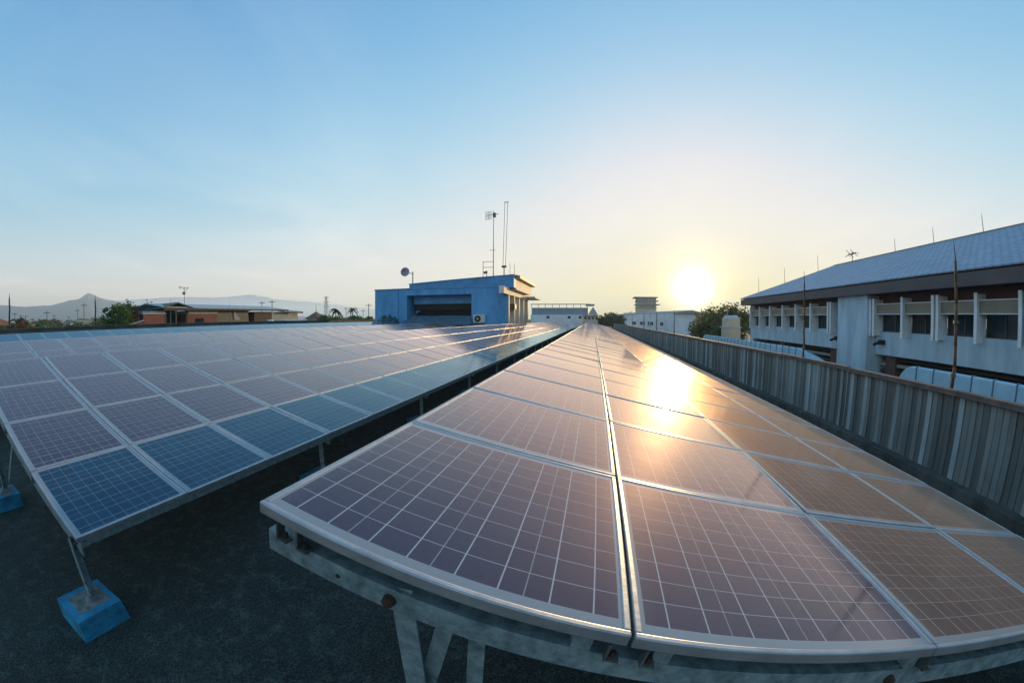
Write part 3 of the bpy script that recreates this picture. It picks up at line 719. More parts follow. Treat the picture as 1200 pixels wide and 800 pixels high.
def ac_unit(label, x, y, z, rot=0):
    o = thing('air_conditioner', label, 'air conditioner', (x, y, z))
    b = MB(); b.box(x-.55, x+.55, y-.4, y-.02, z, z+.75); b.make('casing', M_ACW, o, bevel=.03)
    b = MB(); b.tube((x-.12, y-.4, z+.38), (x-.12, y-.43, z+.38), .30, .30, 20); b.make('fan_grille', M_BLACK, o)
    b = MB(); b.tube((x-.12, y-.43, z+.38), (x-.12, y-.45, z+.38), .09, .07, 10); b.make('hub', M_ACW, o)
    for sx in (-.4, .4):
        b = MB(); b.box(x+sx-.03, x+sx+.03, y-.38, y, z-.06, z); b.make('bracket', M_DARKSTEEL, o)
ac_unit('white air conditioner with round dark fan on the blue front wall', -10.15, 35.0, -.31)
o = thing('air_conditioner', 'dark air conditioner hung on the orange lit side wall between columns', 'air conditioner', (-7.6, 37.2, 1.1))
b = MB(); b.box(-7.82, -7.3, 36.95, 37.85, .95, 1.5); b.make('casing', M_DARKSTEEL, o, bevel=.02)
b = MB(); b.tube((-7.3, 37.4, 1.22), (-7.28, 37.4, 1.22), .22, .22, 16); b.make('fan_grille', M_BLACK, o)

# satellite dish
ds = thing('satellite_dish', 'round grey satellite dish on a short mast on the blue parapet', 'satellite dish', (-17.1, 35.3, 3.5))
b = MB(); b.tube((-17.1, 35.3, 3.45), (-17.1, 35.3, 4.72), .055); b.tube((-17.1, 35.3, 4.5), (-17.65, 35.15, 4.6), .04); b.make('mast', M_DISH, ds)
b = MB(); c = Vector((-17.78, 35.0, 4.66)); ax = Vector((.18, -1, .12)).normalized(); ux = ax.orthogonal().normalized(); uy = ax.cross(ux)
rings = [(0, 0)] + [(.44*k/5, .12*(k/5)**2) for k in range(1, 6)]
idx = []
for r_, h_ in rings[1:]:
    row = []
    for k in range(24):
        a = 2*math.pi*k/24; row.append(len(b.v)); b.v.append(c+ux*r_*math.cos(a)+uy*r_*math.sin(a)+ax*h_)
    idx.append(row)
ci = len(b.v); b.v.append(c.copy())
for k in range(24):
    b.f.append((ci, idx[0][k], idx[0][(k+1) % 24])); b.m.append(0)
for r0, r1 in zip(idx, idx[1:]):
    for k in range(24): b.f.append((r0[k], r1[k], r1[(k+1) % 24], r0[(k+1) % 24])); b.m.append(0)
dd = b.make('dish', M_DISH, ds, smooth=True); sd = dd.modifiers.new('thickness', 'SOLIDIFY'); sd.thickness = .02
b = MB(); b.tube(c-uy*.4, c+ax*.5, .015); b.tube(c+ax*.45, c+ax*.6, .05); b.make('feed_arm', M_DARKSTEEL, ds)

# masts on the blue house
mx, my = -9.0, 35.4
ma = thing('antenna_mast', 'thin mast with a small grid antenna at its top on the blue rooftop house', 'antenna mast', (mx, my, 3.9))
b = MB(); b.tube((mx, my, 3.85), (mx, my, 7.0), .042, .034); b.tube((mx, my, 7.0), (mx, my, 10.2), .03, .022); b.make('pole', M_RODGREY, ma)
b = MB()
for k in range(7): b.tube((mx-.75, my, 9.35+k*.12), (mx-.15, my, 9.4+k*.12), .016)
for xx in (-.75, -.45): b.tube((mx+xx, my, 9.3), (mx+xx, my, 10.15), .018)
b.make('grid_reflector', M_RODGREY, ma)
b = MB(); b.ob((mx+.1, my, 9.75), (.13, 0, 0), (0, .13, 0), (0, 0, .2)); b.tube((mx-.6, my, 9.75), (mx+.5, my, 9.85), .025); b.make('antenna_head', M_DARKSTEEL, ma)
b = MB(); b.tube((mx-.35, my, 6.42), (mx+.2, my, 6.42), .02); b.make('crossbar', M_RODGREY, ma)
lf = thing('ladder_frame', 'small pipe frame with two rungs beside the grid antenna mast', 'pipe frame', (mx-.98, my, 3.9))
b = MB(); b.tube((mx-.98, my, 3.9), (mx-.98, my, 5.38), .026); b.make('post', M_RODGREY, lf)
for zz in (4.82, 5.34):
    b = MB(); b.tube((mx-.98, my, zz), (mx-.06, my, zz), .022); b.make('rung', M_RODGREY, lf)
tm = thing('twin_mast', 'tallest slender twin pole mast on the blue rooftop house', 'mast', (-7.95, 36, 4.0))
for dx in (0, .28):
    b = MB(); b.tube((-8.22+dx*.85, 36, 4.9), (-8.05+dx, 36, 11.15), .021, .019); b.make('pole', M_RODGREY, tm)
b = MB(); b.tube((-8.12, 36, 3.95), (-8.12, 36, 4.95), .045); b.ob((-8.1, 36, 4.92), (.22, 0, 0), (0, .12, 0), (0, 0, .09)); b.make('base_bracket', M_DARKSTEEL, tm)
b = MB(); b.tube((-8.12, 36, 11.12), (-7.7, 36, 11.12), .04); b.make('top_bracket', M_RODGREY, tm)
o = thing('camera_bracket', 'small dark bracket with a lamp head on the blue parapet', 'bracket', (-9.63, 35.4, 3.85))
b = MB(); b.tube((-9.63, 35.4, 3.8), (-9.63, 35.4, 4.3), .03); b.make('post', M_DARKSTEEL, o)
b = MB(); b.ob((-9.72, 35.35, 4.35), (.16, 0, .05), (0, .1, 0), (-.03, 0, .09)); b.make('lamp_head', M_DARKSTEEL, o)
rod(-7.45, 35.5, 4.02, 5.3, .022, M_RODGREY, 'short thin rod left of two on the blue parapet corner', None, ())
rod(-7.05, 35.6, 4.02, 5.2, .022, M_RODGREY, 'short thin rod right above the blue parapet end', None, ())

# tarpaulin covered heap
tp = thing('tarpaulin_heap', 'low dark teal tarpaulin draped over a heap before the blue wing', 'tarpaulin heap', (-18.6, 33.0, gz(-18)))
b = MB(); nx_, ny_ = 22, 8; ids = []
for i in range(nx_+1):
    row = []
    for j in range(ny_+1):
        u_, v_ = i/nx_*2-1, j/ny_*2-1
        h_ = max(0, 1-abs(u_)**2.2)**.7*max(0, 1-abs(v_)**2.5)**.6
        h_ *= 1+.10*math.sin(u_*17)+.06*math.sin(v_*9+u_*5)
        row.append(len(b.v)); b.v.append(Vector((-18.9+1.75*u_-.15*v_, 33.6+.9*v_, gz(-18)+.03+2.05*h_)))
    ids.append(row)
for i in range(nx_):
    for j in range(ny_): b.f.append((ids[i][j], ids[i+1][j], ids[i+1][j+1], ids[i][j+1])); b.m.append(0)
tt = b.make('tarpaulin', M_TARP, tp, smooth=True)
b = MB(); b.bar((-20.3, 32.7, gz(-20)), (-19.2, 32.68, .35), .05, .05); b.make('prop', M_DARKSTEEL, tp)

# ------------------------------------------------------------------ left roof wall and its rods
pw = thing('roof_wall', 'low dark mossy wall along the far edge of the roof, under the mountain', 'wall', (-25.1, 20, gz(-25)))
b = MB(); b.box(-25.2, -24.9, -7, 92, gz(-25)-.05, -.02); b.make('wall', M_PARAPET, pw)
b = MB(); b.box(-25.26, -24.84, -7, 92, -.02, .06); b.make('coping', M_PARAPET, pw, bevel=.01)
for i, (yy, zt, r_) in enumerate(((4.62, 1.75, .055), (9.64, 1.68, .055))):
    rod(-25.05, yy, .06, zt, r_, M_RODGREY, ('dark lightning rod on the mossy roof wall, farthest from the trees', 'dark lightning rod on the mossy roof wall right of the mountain peak')[i], None, (.25,))
rod(-38.5, 22.9, STREET, 2.64, .06, M_RODGREY, 'dark pole standing before the porch gable', None, ())
rod(-37.5, 30.0, STREET, 2.5, .05, M_RODGREY, 'thin pole standing before the tan clad wall', None, ())

# ------------------------------------------------------------------ plants
def crown_mesh(name, centre, rad, nclump, nleaf, leaf, mat, parent, rng, drop=.25):
    b = MB(); cs = []
    for _ in range(nclump):
        while True:
            p = Vector((rng.uniform(-1, 1), rng.uniform(-1, 1), rng.uniform(-1, 1)))
            if .25 < p.length < 1 and rng.random() > drop*(p.z < -.3): break
        cs.append((Vector((p.x*rad[0], p.y*rad[1], p.z*rad[2])), rng.uniform(.22, .42)))
    for c_, s_ in cs:
        for _ in range(nleaf):
            q = Vector((rng.gauss(0, 1), rng.gauss(0, 1), rng.gauss(0, .8)))*s_*.55
            p = Vector(centre)+c_+Vector((q.x*rad[0], q.y*rad[1], q.z*rad[2]))
            a = Vector((rng.gauss(0, 1), rng.gauss(0, 1), rng.gauss(0, .6))).normalized(); e = a.orthogonal().normalized()
            l_ = leaf*rng.uniform(.6, 1.4)
            b.quad(p-a*l_-e*l_*.1, p+e*l_*.5, p+a*l_, p-e*l_*.5)
    return b.make(name, mat, parent)
def tree(label, base, h, rad, mat, seed, grp=None, nclump=40, nleaf=28, leaf=.22, name='tree', cat='tree'):
    rng = random.Random(seed); base = Vector(base)
    o = thing(name, label, cat, base, grp)
    top_ = base+Vector((0, 0, h)); cc = top_-Vector((0, 0, rad[2]*.9))
    b = MB(); b.tube(base, cc+Vector((0, 0, rad[2]*.2)), h*.022+.05, h*.01+.02, 7)
    for k in range(6):
        a = k*1.05+rng.random(); s_ = base.lerp(cc, rng.uniform(.6, .95))
        b.tube(s_, cc+Vector((math.cos(a)*rad[0]*.6, math.sin(a)*rad[1]*.6, rng.uniform(-.2, .6)*rad[2])), h*.010+.02, .015, 5)
    b.make('trunk', M_TRUNK, o)
    crown_mesh('crown', cc, rad, nclump, nleaf, leaf, mat, o, rng)
    return o
tree('bushy dark green tree with a thin top beside the red brick hall', P(-66.0, 46, STREET), 10.7, (1.75, 1.6, 2.0), M_LEAF, 5, None, 64, 44, .16)
tree('tall airy tree with reddish top leaning over the brick hall', P(-64.6, 47, STREET), 11.4, (1.15, 1.1, 1.5), M_LEAFRED, 6, None, 26, 26, .15)
tree('green tree rising behind the brick hall gable', P(-61.9, 58, STREET), 11.3, (1.9, 1.8, 1.5), M_LEAF, 8, None, 34, 34, .2)
for k, (az, r_, h, w_) in enumerate(((15.8, 70, 9.8, 2.2), (17.4, 62, 10.6, 2.6), (18.6, 66, 11.0, 2.6), (19.8, 55, 10.8, 2.3), (17.0, 50, 9.4, 2.4), (18.9, 47, 9.0, 2.0), (16.4, 90, 10.6, 3.2), (20.6, 70, 11.4, 2.6))):
    tree('leafy tree in the backlit row between the white buildings and the shingle roofed building', P(az, r_, STREET), h, (w_, w_, w_*1.05), M_LEAFOL, 30+k, 'backlit trees under the sun', 40, 34, .24)
for k, (az, r_, h, w_) in enumerate(((1.4, 103, 10.0, 1.8), (2.1, 100, 10.4, 2.0), (2.9, 106, 10.6, 2.4), (4.0, 104, 10.1, 2.4), (.6, 110, 9.7, 1.5))):
    tree('bush by the far end of the solar panels, left of the white hall', P(az, r_, STREET), h, (w_, w_, 1.5), M_LEAFOL, 60+k, 'bushes at the far end of the panels', 26, 26, .26)
for k, (az, r_, h, w_) in enumerate(((4.9, 190, 12.6, 4), (3.4, 200, 12.2, 4), (6.0, 200, 12.0, 4))):
    tree('distant tree showing over the roof of the white hall', P(az, r_, STREET), h, (w_, w_, 2.4), M_LEAFOL, 70+k, 'trees over the white hall', 20, 20, .5)
for k, (az, r_, h, w_) in enumerate(((-38.0, 78, 9.9, 1.6), (-36.9, 80, 9.9, 2.0), (-36.2, 76, 9.6, 1.4), (-34.2, 85, 9.7, 1.8), (-33.0, 88, 9.8, 2.2), (-31.9, 90, 9.7, 1.6), (-39.4, 84, 9.6, 1.5))):
    tree('round green bush near the two palms, beyond the roof', P(az, r_, STREET), h, (w_, w_, 1.2), M_LEAF, 80+k, 'green bushes by the palms', 26, 24, .22)

def palm(label, base, h, L_, seed, grp=None):
    rng = random.Random(seed); base = Vector(base)
    o = thing('palm_tree', label, 'palm tree', base, grp)
    b = MB(); pts = [base+Vector((.25*math.sin(k*.5), 0, h*k/6)) for k in range(7)]
    for k in range(6): b.tube(pts[k], pts[k+1], .17-.012*k, .16-.012*k, 7)
    b.make('trunk', M_TRUNK, o)
    b = MB(); c_ = pts[-1]
    for k in range(17):
        a = k*2.4; up = rng.uniform(-.25, 1.0); d_ = Vector((math.cos(a), math.sin(a), 0)); prev = c_; n = 6
        for i in range(1, n+1):
            f = i/n; p = c_+d_*L_*f*(1-.25*abs(up))+Vector((0, 0, L_*(up*f-.95*f*f)))
            sdv = d_.cross(Vector((0, 0, 1)))*.32*L_*math.sin(math.pi*min(.97, f*.8+.15))*.5
            for sg in (-1, 1):
                b.quad(prev, p, p+sg*sdv-Vector((0, 0, .16*L_*.6)), prev+sg*sdv-Vector((0, 0, .12*L_*.6)))
            prev = p
    b.make('crown', M_LEAFPALM, o)
palm('palm tree beside the lattice pylon, broader of the two palms', P(-36.8, 90, STREET), 11.4, 1.75, 1)
palm('palm tree nearer to the blue house, narrower of the two palms', P(-34.4, 92, STREET), 11.5, 1.45, 2)

# ------------------------------------------------------------------ buildings on the left
HX = -41.5
bhall = thing('brick_hall', 'low red brick hall with a pale sheet roof and open gabled porch', 'building', (HX, 32, STREET))
b = MB(); b.box(HX-6, HX, 21.3, 23.9, STREET, 1.05); b.box(HX-6, HX, 27.0, 31.2, STREET, 1.05); b.make('brick_wall', M_BRICK, bhall)
b = MB(); b.box(HX-6.1, HX+.1, 21.2, 23.95, 1.05, 1.40); b.box(HX-6.1, HX+.1, 26.95, 31.2, 1.05, 1.40); b.make('grey_band', M_GREYW, bhall)
b = MB(); b.prism([(HX, 31.2, STREET), (HX, 31.2, 1.5), (HX, 36.2, 1.5), (HX, 37.2, STREET)], (-6, 0, 0)); b.make('clad_wall', M_TAN, bhall)
b = MB(); b.prism([(HX+.06, 33.9, .3), (HX+.06, 33.7, 1.5), (HX+.06, 33.85, 1.5), (HX+.06, 34.9, .3)], (-.05, 0, 0)); b.make('cladding_trim', M_GREYW, bhall)
b = MB(); b.box(HX-6, HX, 37.3, 40.6, STREET, 1.35); b.make('dark_wall', M_DARKREC, bhall); b = MB(); b.box(HX-6, HX, 40.6, 44.0, STREET, 1.35); b.make('grey_wall', M_GREYW, bhall)  # first stretch of wall in dark reddish brown, the rest grey
b = MB(); b.prism([(HX+.7, 23.4, 1.72), (HX+.7, 43.2, 1.55), (HX-3.6, 43.2, 2.15), (HX-3.6, 23.4, 2.25)], (0, 0, .09)); rfh = b.make('roof', M_ROOFB, bhall)
b = MB(); b.prism([(HX-3.6, 23.4, 2.25), (HX-3.6, 43.2, 2.15), (HX-8, 43.2, 1.6), (HX-8, 23.4, 1.7)], (0, 0, .09)); b.make('roof', M_ROOFB, bhall)
b = MB(); b.box(HX+.7, HX+.78, 23.4, 43.2, 1.44, 1.66); b.make('gutter', M_DARKREC, rfh)
b = MB(); b.prism([(HX+.5, 42.8, 1.30), (HX+.5, 46.6, 1.36), (HX-4, 46.6, 1.86), (HX-4, 42.8, 1.8)], (0, 0, .08)); b.make('annex_roof', M_ROOFB, bhall)
b = MB(); b.box(HX+.5, HX+.56, 43.3, 46.6, 1.18, 1.40); b.make('gutter', M_DARKREC, bhall)
b = MB(); b.prism([(HX-.3, 44.02, STREET), (HX-.3, 44.02, 1.25), (HX-.3, 46.3, 1.25), (HX-.3, 47.0, STREET)], (-5, 0, 0)); b.make('annex_wall', M_GREYW, bhall)
for yy in (24.05, 25.4, 26.85):
    b = MB(); b.box(HX-.1, HX+.02, yy-.07, yy+.07, STREET, 1.72); b.make('porch_post', M_GREEN, bhall)
b = MB(); b.box(HX-3, HX-2.9, 23.92, 26.98, STREET, 1.1); b.make('porch_screen', M_GREEN, bhall)
b = MB(); b.box(HX-3, HX-2.9, 23.92, 26.98, 1.1, 1.75); b.make('porch_band', M_TAN, bhall)
b = MB(); b.box(HX-2.2, HX+.3, 24.2, 27.2, -.7, -.3); b.make('porch_step', M_GREYW, bhall)
b = MB(); b.prism([(HX+.8, 23.2, 1.70), (HX+.8, 25.2, 2.28), (HX+.8, 27.2, 1.76), (HX+.8, 27.2, 1.68), (HX+.8, 25.2, 2.16), (HX+.8, 23.2, 1.62)], (-4, 0, 0)); b.make('porch_gable', M_GREEN, bhall)
for yy, zz, sx in ((28.6, .3, 1),):
    b = MB(); b.box(HX-.02, HX+.03, yy-.6, yy+.6, zz-.3, zz+.3); b.make('window', M_WINDARK, bhall)
ls = thing('lean_to_shed', 'low red walled shed at the tree side of the brick hall', 'shed', (HX-1, 20.2, STREET))
b = MB(); b.prism([(HX+.2, 19.6, STREET), (HX+.2, 21.15, STREET), (HX+.2, 21.15, .35), (HX+.2, 19.6, .02)], (-3, 0, 0)); b.make('wall', M_BRICK, ls)
b = MB(); b.prism([(HX+.4, 19.4, .02), (HX+.4, 21.15, .42), (HX+.4, 21.15, .50), (HX+.4, 19.4, .1)], (-3.4, 0, 0)); b.make('roof', M_ROOFB, ls)
st = thing('market_shed', 'low flat shed with a sunlit orange edge in front of the tan clad wall', 'shed', (-34.5, 30, STREET))
b = MB(); b.box(-37.5, -34.5, 28.4, 32.9, STREET, -.10); b.make('wall', M_BRICK, st)
b = MB(); b.box(-37.6, -34.3, 28.1, 33.2, -.02, .06); b.make('roof', M_ROOFB, st)
b = MB(); b.prism([(-34.36, 28.4, -.03), (-34.36, 32.9, -.03), (-34.36, 32.9, -.16), (-34.36, 28.4, -.20)], (.05, 0, 0)); b.make('lit_edge', M_YELLOW, st)  # orange sunlight along the shed roof edge, put into the strip's colour
for yy in (28.6, 30.6, 32.7):
    b = MB(); b.bar((-34.4, yy, -.9), (-34.2, yy-.35, -.1), .09, .09, 0, (1, 0, 0)); b.make('strut', M_SAND, st)
wt = thing('water_tank', 'small white water tank beside the orange edged shed', 'water tank', (-34.9, 33.9, STREET))
b = MB(); b.tube((-34.9, 33.9, -.85), (-34.9, 33.9, .16), .36, .36, 18); b.tube((-34.9, 33.9, .16), (-34.9, 33.9, .24), .36, .14, 18); b.make('tank', M_WHITEP, wt, smooth=False)
b = MB(); b.box(-35.3, -34.5, 33.5, 34.3, STREET, -.86); b.make('stand', M_GREYW, wt)
hr = thing('low_annex', 'low pale roofed annex with a dark open front right of the white tank', 'annex', (-34.5, 38.5, STREET))
b = MB(); b.box(-38, -34.6, 36.6, 41.6, STREET, -.45); b.make('wall', M_DARKREC, hr)
b = MB(); b.prism([(-34.2, 36.4, .0), (-34.2, 41.9, -.16), (-38.4, 41.9, .12), (-38.4, 36.4, .22)], (0, 0, .08)); b.make('roof', M_ROOFB, hr)
hs = thing('pyramid_roof_house', 'small house with brown pyramid roof and thin finial left of the palms', 'house', P(-39.5, 80, STREET))
c = P(-39.5, 80)
b = MB(); b.box(c.x-1.3, c.x+1.3, c.y-1.3, c.y+1.3, STREET, .45); b.make('wall', M_SAND, hs)
b = MB(); e_ = 1.7; z0, z1 = .4, 1.72
base_ = [(c.x-e_, c.y-e_, z0), (c.x+e_, c.y-e_, z0), (c.x+e_, c.y+e_, z0), (c.x-e_, c.y+e_, z0)]; ap = [(c.x-.12, c.y-.12, z1), (c.x+.12, c.y-.12, z1), (c.x+.12, c.y+.12, z1), (c.x-.12, c.y+.12, z1)]
for i in range(4): b.quad(base_[i], base_[(i+1) % 4], ap[(i+1) % 4], ap[i])
b.poly(ap); b.make('roof', M_BROWNR, hs)
b = MB(); b.tube((c.x, c.y, z1), (c.x, c.y, 3.3), .06, .02); b.make('finial', M_RODGREY, hs)
hs2 = thing('brown_roof_house', 'low brown roofed house between the pyramid roof and the green bushes', 'house', P(-38.3, 82, STREET))
c = P(-38.3, 82)
b = MB(); b.box(c.x-1.4, c.x+1.4, c.y-1.2, c.y+1.2, STREET, .2); b.make('wall', M_BRICK, hs2)
b = MB(); b.prism([(c.x-1.7, c.y-1.5, .18), (c.x+1.7, c.y-1.5, .18), (c.x+.9, c.y-1.5, .75), (c.x-.9, c.y-1.5, .75)], (0, 3, 0)); b.make('roof', M_BROWNR, hs2)

# antenna on the hall roof
am = thing('roof_antenna', 'tall thin television antenna rising from the brick hall roof', 'antenna', (HX-3.6, 27.2, 2.3))
x_, y_ = HX-3.2, 28.55
b = MB(); b.tube((x_, y_, 2.2), (x_, y_, 4.25), .035, .025); b.make('mast', M_RODGREY, am)
b = MB(); b.ob((x_+.05, y_-.1, 3.55), (.12, 0, 0), (0, .14, 0), (0, 0, .16))
for k in range(7): b.tube((x_, y_-.8+k*.2, 4.05+.05*k*(-1)**k), (x_+.1, y_-.75+k*.2, 4.35-.05*k), .022)
b.tube((x_, y_-.9, 4.25), (x_, y_+.6, 4.15), .022); b.make('antenna_head', M_RODGREY, am)

# lattice pylon
py = thing('lattice_pylon', 'distant steel lattice power pylon left of the palms', 'pylon', P(-38.1, 250, STREET))
c = P(-38.1, 250); Hh = 23.5; b = MB()
def hw(z): return 1.35*(1-z/Hh)+.35
lv = [Hh*k/9 for k in range(10)]
for k in range(9):
    z0, z1 = lv[k], lv[k+1]; cs = [(-1, -1), (1, -1), (1, 1), (-1, 1)]
    for i in range(4):
        a, d2 = cs[i], cs[(i+1) % 4]
        A = Vector((c.x+a[0]*hw(z0), c.y+a[1]*hw(z0), STREET+z0)); B = Vector((c.x+a[0]*hw(z1), c.y+a[1]*hw(z1), STREET+z1))
        C_ = Vector((c.x+d2[0]*hw(z1), c.y+d2[1]*hw(z1), STREET+z1)); b.tube(A, B, .10, .10, 4); b.tube(A, C_, .05, .05, 4); b.tube(B, C_, .05, .05, 4)
b.make('tower_body', M_RODGREY, py)
for zz in (23.2, 20.4, 17.6):
    b = MB(); b.tube((c.x-2.3, c.y, STREET+zz-.2), (c.x+2.3, c.y, STREET+zz-.2), .09, .09, 4); b.tube((c.x-2.3, c.y, STREET+zz-.2), (c.x, c.y, STREET+zz+.5), .06, .06, 4); b.tube((c.x+2.3, c.y, STREET+zz-.2), (c.x, c.y, STREET+zz+.5), .06, .06, 4); b.make('cross_arm', M_RODGREY, py)

def upole(az, r_, el, label, grp):
    c_ = P(az, r_, STREET); zt = r_*math.tan(R(el))
    o = thing('utility_pole', label, 'utility pole', c_, grp)
    b = MB(); b.tube(c_, (c_.x, c_.y, zt), .16, .10, 6); b.make('pole', M_RODGREY, o)
    b = MB(); d_ = Vector((math.cos(R(az)), -math.sin(R(az)), 0)); b.bar(Vector((c_.x, c_.y, zt-.5))-d_*.9, Vector((c_.x, c_.y, zt-.5))+d_*.9, .14, .14, 0, (0, 0, 1)); b.make('crossarm', M_RODGREY, o)
for az, r_, el in ((-75.0, 120, 1.97), (-70.4, 130, 2.72), (-71.2, 160, 2.09), (-78.2, 190, 1.6), (-77.6, 170, 1.55), (-78.9, 150, 1.86), (-74.1, 200, 1.5), (-72.3, 220, 1.3)):
    upole(az, r_, el, 'thin dark utility pole in the hazy town under the mountain', 'utility poles under the mountain')
for az, r_, el in ((-32.1, 110, 2.34), (-35.3, 150, 1.86), (-32.9, 160, 1.5), (-33.7, 190, 1.3), (-45.6, 110, 2.9), (-47.0, 120, 2.75)):
    upole(az, r_, el, 'thin dark utility pole in the hazy town around the palms', 'utility poles around the palms')

# town under the mountain: houses and trees
rng = random.Random(21)
WALLS = [M_SAND, M_WHITEB, M_GREYW, M_CREAM, M_BRICK]; ROOFS = [M_BROWNR, M_ROOFB, M_GREYW, M_BRICK]
def house(az, r_, w_, dp, h, grp, label):
    c_ = P(az, r_, STREET); o = thing('house', label, 'house', c_, grp)
    a = R(az)+rng.uniform(-.5, .5); ux = Vector((math.cos(a), -math.sin(a), 0)); uy = Vector((math.sin(a), math.cos(a), 0))
    b = MB(); b.ob(c_+Vector((0, 0, h/2)), ux*w_/2, uy*dp/2, Vector((0, 0, h/2))); b.make('wall', rng.choice(WALLS), o)
    b = MB(); T = c_+Vector((0, 0, h)); rh = w_*rng.uniform(.08, .2)
    b.prism([T-ux*w_*.56-uy*dp*.55, T+ux*w_*.56-uy*dp*.55, T-uy*dp*.55+Vector((0, 0, rh))], uy*dp*1.1); b.make('roof', rng.choice(ROOFS), o)
    b = MB(); b.ob(c_+Vector((0, 0, h*.8))-uy*(dp/2+.02), ux*w_*.18, uy*.02, Vector((0, 0, .5))); b.make('window', M_WINDARK, o)
for k in range(38):
    az = -84+26*(k+.5)/38+rng.uniform(-.4, .4); r_ = rng.uniform(120, 320)
    house(az, r_, rng.uniform(5, 9), rng.uniform(5, 8), 8.8+r_*rng.uniform(-.002, .014), 'houses in the hazy town', 'small house in the hazy town below the mountain')
for k in range(10):
    az = -44+14*(k+.5)/10+rng.uniform(-.4, .4); r_ = rng.uniform(120, 280)
    house(az, r_, rng.uniform(5, 9), rng.uniform(5, 8), 8.6+r_*rng.uniform(-.004, .006), 'houses beyond the palms', 'small far house in the haze around the palms')
for k in range(52):
    az = -84+26*(k+.5)/52+rng.uniform(-.5, .5); r_ = rng.uniform(60, 190); hh = 9.0+r_*rng.uniform(.002, .021); w_ = rng.uniform(1.2, 3.0)
    tree('small tree among the houses of the hazy town below the mountain', P(az, r_, STREET), hh, (w_, w_, rng.uniform(1.0, 2.0)), rng.choice([M_LEAF, M_LEAFOL, M_LEAFOL, M_LEAFRED]), 200+k, 'trees in the hazy town', 16, 20, .25)
# woods far off
b = MB(); rg = random.Random(4)
for k in range(5200):
    az = rg.uniform(-95, 70); r_ = rg.uniform(300, 1500); c_ = P(az, r_, STREET)
    s_ = rg.uniform(3, 7)
    for j in range(3):
        p = c_+Vector((rg.gauss(0, s_), rg.gauss(0, s_), rg.uniform(1, 8))); a = Vector((rg.gauss(0, 1), rg.gauss(0, 1), rg.gauss(0, .6))).normalized(); e = a.orthogonal().normalized(); l_ = rg.uniform(2, 4)
        b.quad(p-a*l_, p+e*l_*.7, p+a*l_, p-e*l_*.7)
tag(b.make('woods', M_LEAF), kind='stuff')

# ------------------------------------------------------------------ buildings at the far end
rb = thing('railing_building', 'pale blue and white building with a rooftop railing beyond the panel rows', 'building', (-9, 115, STREET))
b = MB(); b.box(-17.5, -2.0, 112, 124, STREET, 1.35); b.make('wall', M_WHITEB, rb)
b = MB(); b.box(-17.3, -1.2, 112.6, 123, 1.35, 3.35); b.make('upper_cladding', M_BLUEW, rb)
b = MB()
for k in range(60): b.box(-17.2+k*.27, -17.14+k*.27, 112.5, 112.6, 1.4, 3.3)
b.make('cladding_rib', M_GREYW, rb)
for k in range(9):
    b = MB(); xx = -17.3+k*2.0; b.box(xx-.07, xx+.07, 112.1, 112.24, 3.35, 4.35); b.make('railing_post', M_GREYW, rb)
b = MB(); b.box(-17.5, -.6, 111.95, 112.4, 4.2, 4.42); b.make('railing_rail', M_GREYW, rb)
b = MB(); b.box(-1.9, .6, 111.6, 116, 3.9, 4.35); b.make('tank_platform', M_GREYW, rb)
b = MB(); b.prism([(-1.2, 112.7, 1.4), (1.6, 112.7, 1.4), (.2, 112.7, 3.6)], (0, 6, 0)); b.make('stair_roof', M_BLUEW, rb)
for xx in (-12.5, -6.5, -3.4):
    b = MB(); b.box(xx-.4, xx+.4, 111.96, 112.01, .3, 1.0); b.make('window', M_WINDARK, rb)
lb = thing('low_flat_building', 'low sandy flat roofed building at the vanishing end of the panels', 'building', (.2, 104, STREET))
b = MB(); b.box(-2.4, 1.4, 101, 108, STREET, .85); b.make('wall', M_SAND, lb)
b = MB(); b.box(-2.6, 1.6, 100.8, 108.2, .9, 1.15); b.make('roof', M_GREYW, lb)
for k in range(4):
    b = MB(); b.box(-2.0+k*.95, -1.45+k*.95, 100.95, 100.99, .1, .7); b.make('window', M_WINDARK, lb)

wh = thing('white_hall', 'long white hall with small dark windows beyond the fence, under the low sun', 'building', (18, 130, STREET))
A, B, C_ = Vector((9.5, 160, 0)), Vector((21.2, 103, 0)), Vector((30.5, 106, 0))
D_ = A+(C_-B)
b = MB()
b.prism([(A.x, A.y, STREET), (B.x, B.y, STREET), (C_.x, C_.y, STREET), (D_.x, D_.y, STREET)], (0, 0, 10.9)); b.make('wall', M_WHITEB, wh)
b = MB(); k = 1.03; ctr = (A+B+C_+D_)/4
q = [ctr+(p-ctr)*k for p in (A, B, C_, D_)]
r1, r2 = (q[0]+q[3])/2, (q[1]+q[2])/2
z0, z1 = 1.9, 2.75
def V3(p, z): return (p.x, p.y, z)
b.quad(V3(q[0], z0), V3(q[1], z0), V3(r2, z1), V3(r1, z1)); b.quad(V3(q[3], z0), V3(r1, z1), V3(r2, z1), V3(q[2], z0)); b.poly([V3(q[1], z0), V3(q[2], z0), V3(r2, z1)]); b.poly([V3(q[0], z0), V3(r1, z1), V3(q[3], z0)])
b.make('roof', M_GREYW, wh)
dv = (B-A).normalized(); nv = Vector((dv.y, -dv.x, 0)); nv = nv if nv.x < 0 else -nv
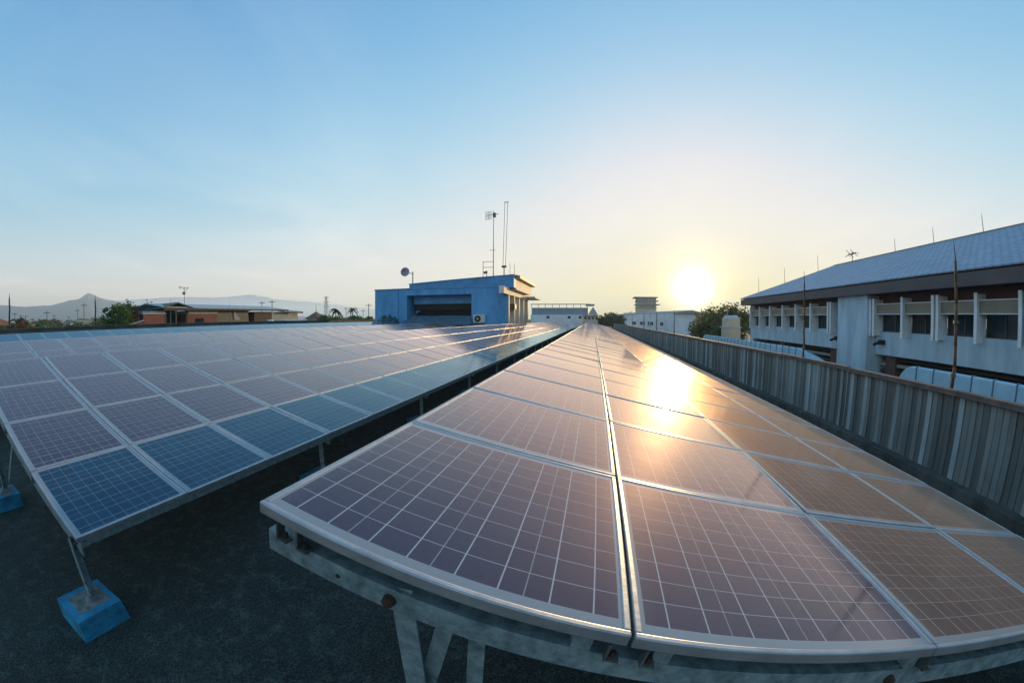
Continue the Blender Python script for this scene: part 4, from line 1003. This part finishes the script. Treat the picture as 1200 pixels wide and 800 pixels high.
for s_ in [6, 9, 22, 23.2, 24.4, 25.6, 31, 32.2, 33.4, 34.6, 38.5, 39.7, 40.9, 42.1, 49, 50.2]:
    p = A+dv*s_+nv*.04; b = MB(); b.ob((p.x, p.y, -1.0), dv*.45, nv*.03, (0, 0, .5)); b.make('window', M_WINDARK, wh)
for s_ in range(4, 58, 6):
    p = A+dv*s_+nv*.1; b = MB(); b.ob((p.x, p.y, -3.5), dv*.15, nv*.1, (0, 0, 5.3)); b.make('pilaster', M_WHITEB, wh)
e2 = thing('sandy_block', 'plain sandy block behind the backlit trees right of the white hall', 'building', (34, 118, STREET))
b = MB(); b.box(29.8, 35.5, 112, 122, STREET, 1.75); b.make('wall', M_SAND, e2)
b = MB(); b.box(29.6, 35.7, 111.8, 122.2, 1.75, 1.95); b.make('coping', M_GREYW, e2)
for k in range(3):
    b = MB(); b.box(30.6+k*1.6, 31.4+k*1.6, 111.95, 111.99, -.6, .5); b.make('window', M_WINDARK, e2)

tw = thing('stacked_tower', 'square tower block with overhanging floor slabs left of the low sun', 'tower', P(7.6, 175, STREET))
c = P(7.6, 175)
b = MB(); b.box(c.x-4.0, c.x+4.0, c.y-4, c.y+4, STREET, 9.4); b.make('wall', M_SAND, tw)
for k, (zz, ex, sx) in enumerate(((9.4, 1.0, -.3), (7.9, .6, .3), (6.4, 1.1, .5), (4.9, .3, 0))):
    b = MB(); b.box(c.x-4-ex+sx, c.x+4+ex+sx, c.y-4-ex, c.y+4+ex, zz, zz+.35); b.make('floor_slab', M_GREYW, tw)
for zz in (5.5, 7.0, 8.5):
    for k in range(5):
        b = MB(); b.box(c.x-3.5+k*1.5, c.x-2.6+k*1.5, c.y-4.06, c.y-4.01, zz, zz+.45); b.make('window', M_GREYW, tw)

# ------------------------------------------------------------------ render settings
sc.render.engine = 'CYCLES'
sc.cycles.use_denoising = True
sc.cycles.max_bounces = 6; sc.cycles.diffuse_bounces = 3; sc.cycles.glossy_bounces = 3; sc.cycles.transmission_bounces = 2
sc.cycles.volume_bounces = 1; sc.cycles.sample_clamp_indirect = 8
sc.view_settings.view_transform = 'Standard'; sc.view_settings.look = 'None'
sc.view_settings.exposure = EXPOSURE; sc.view_settings.gamma = 1; sc.view_settings.use_curve_mapping = False
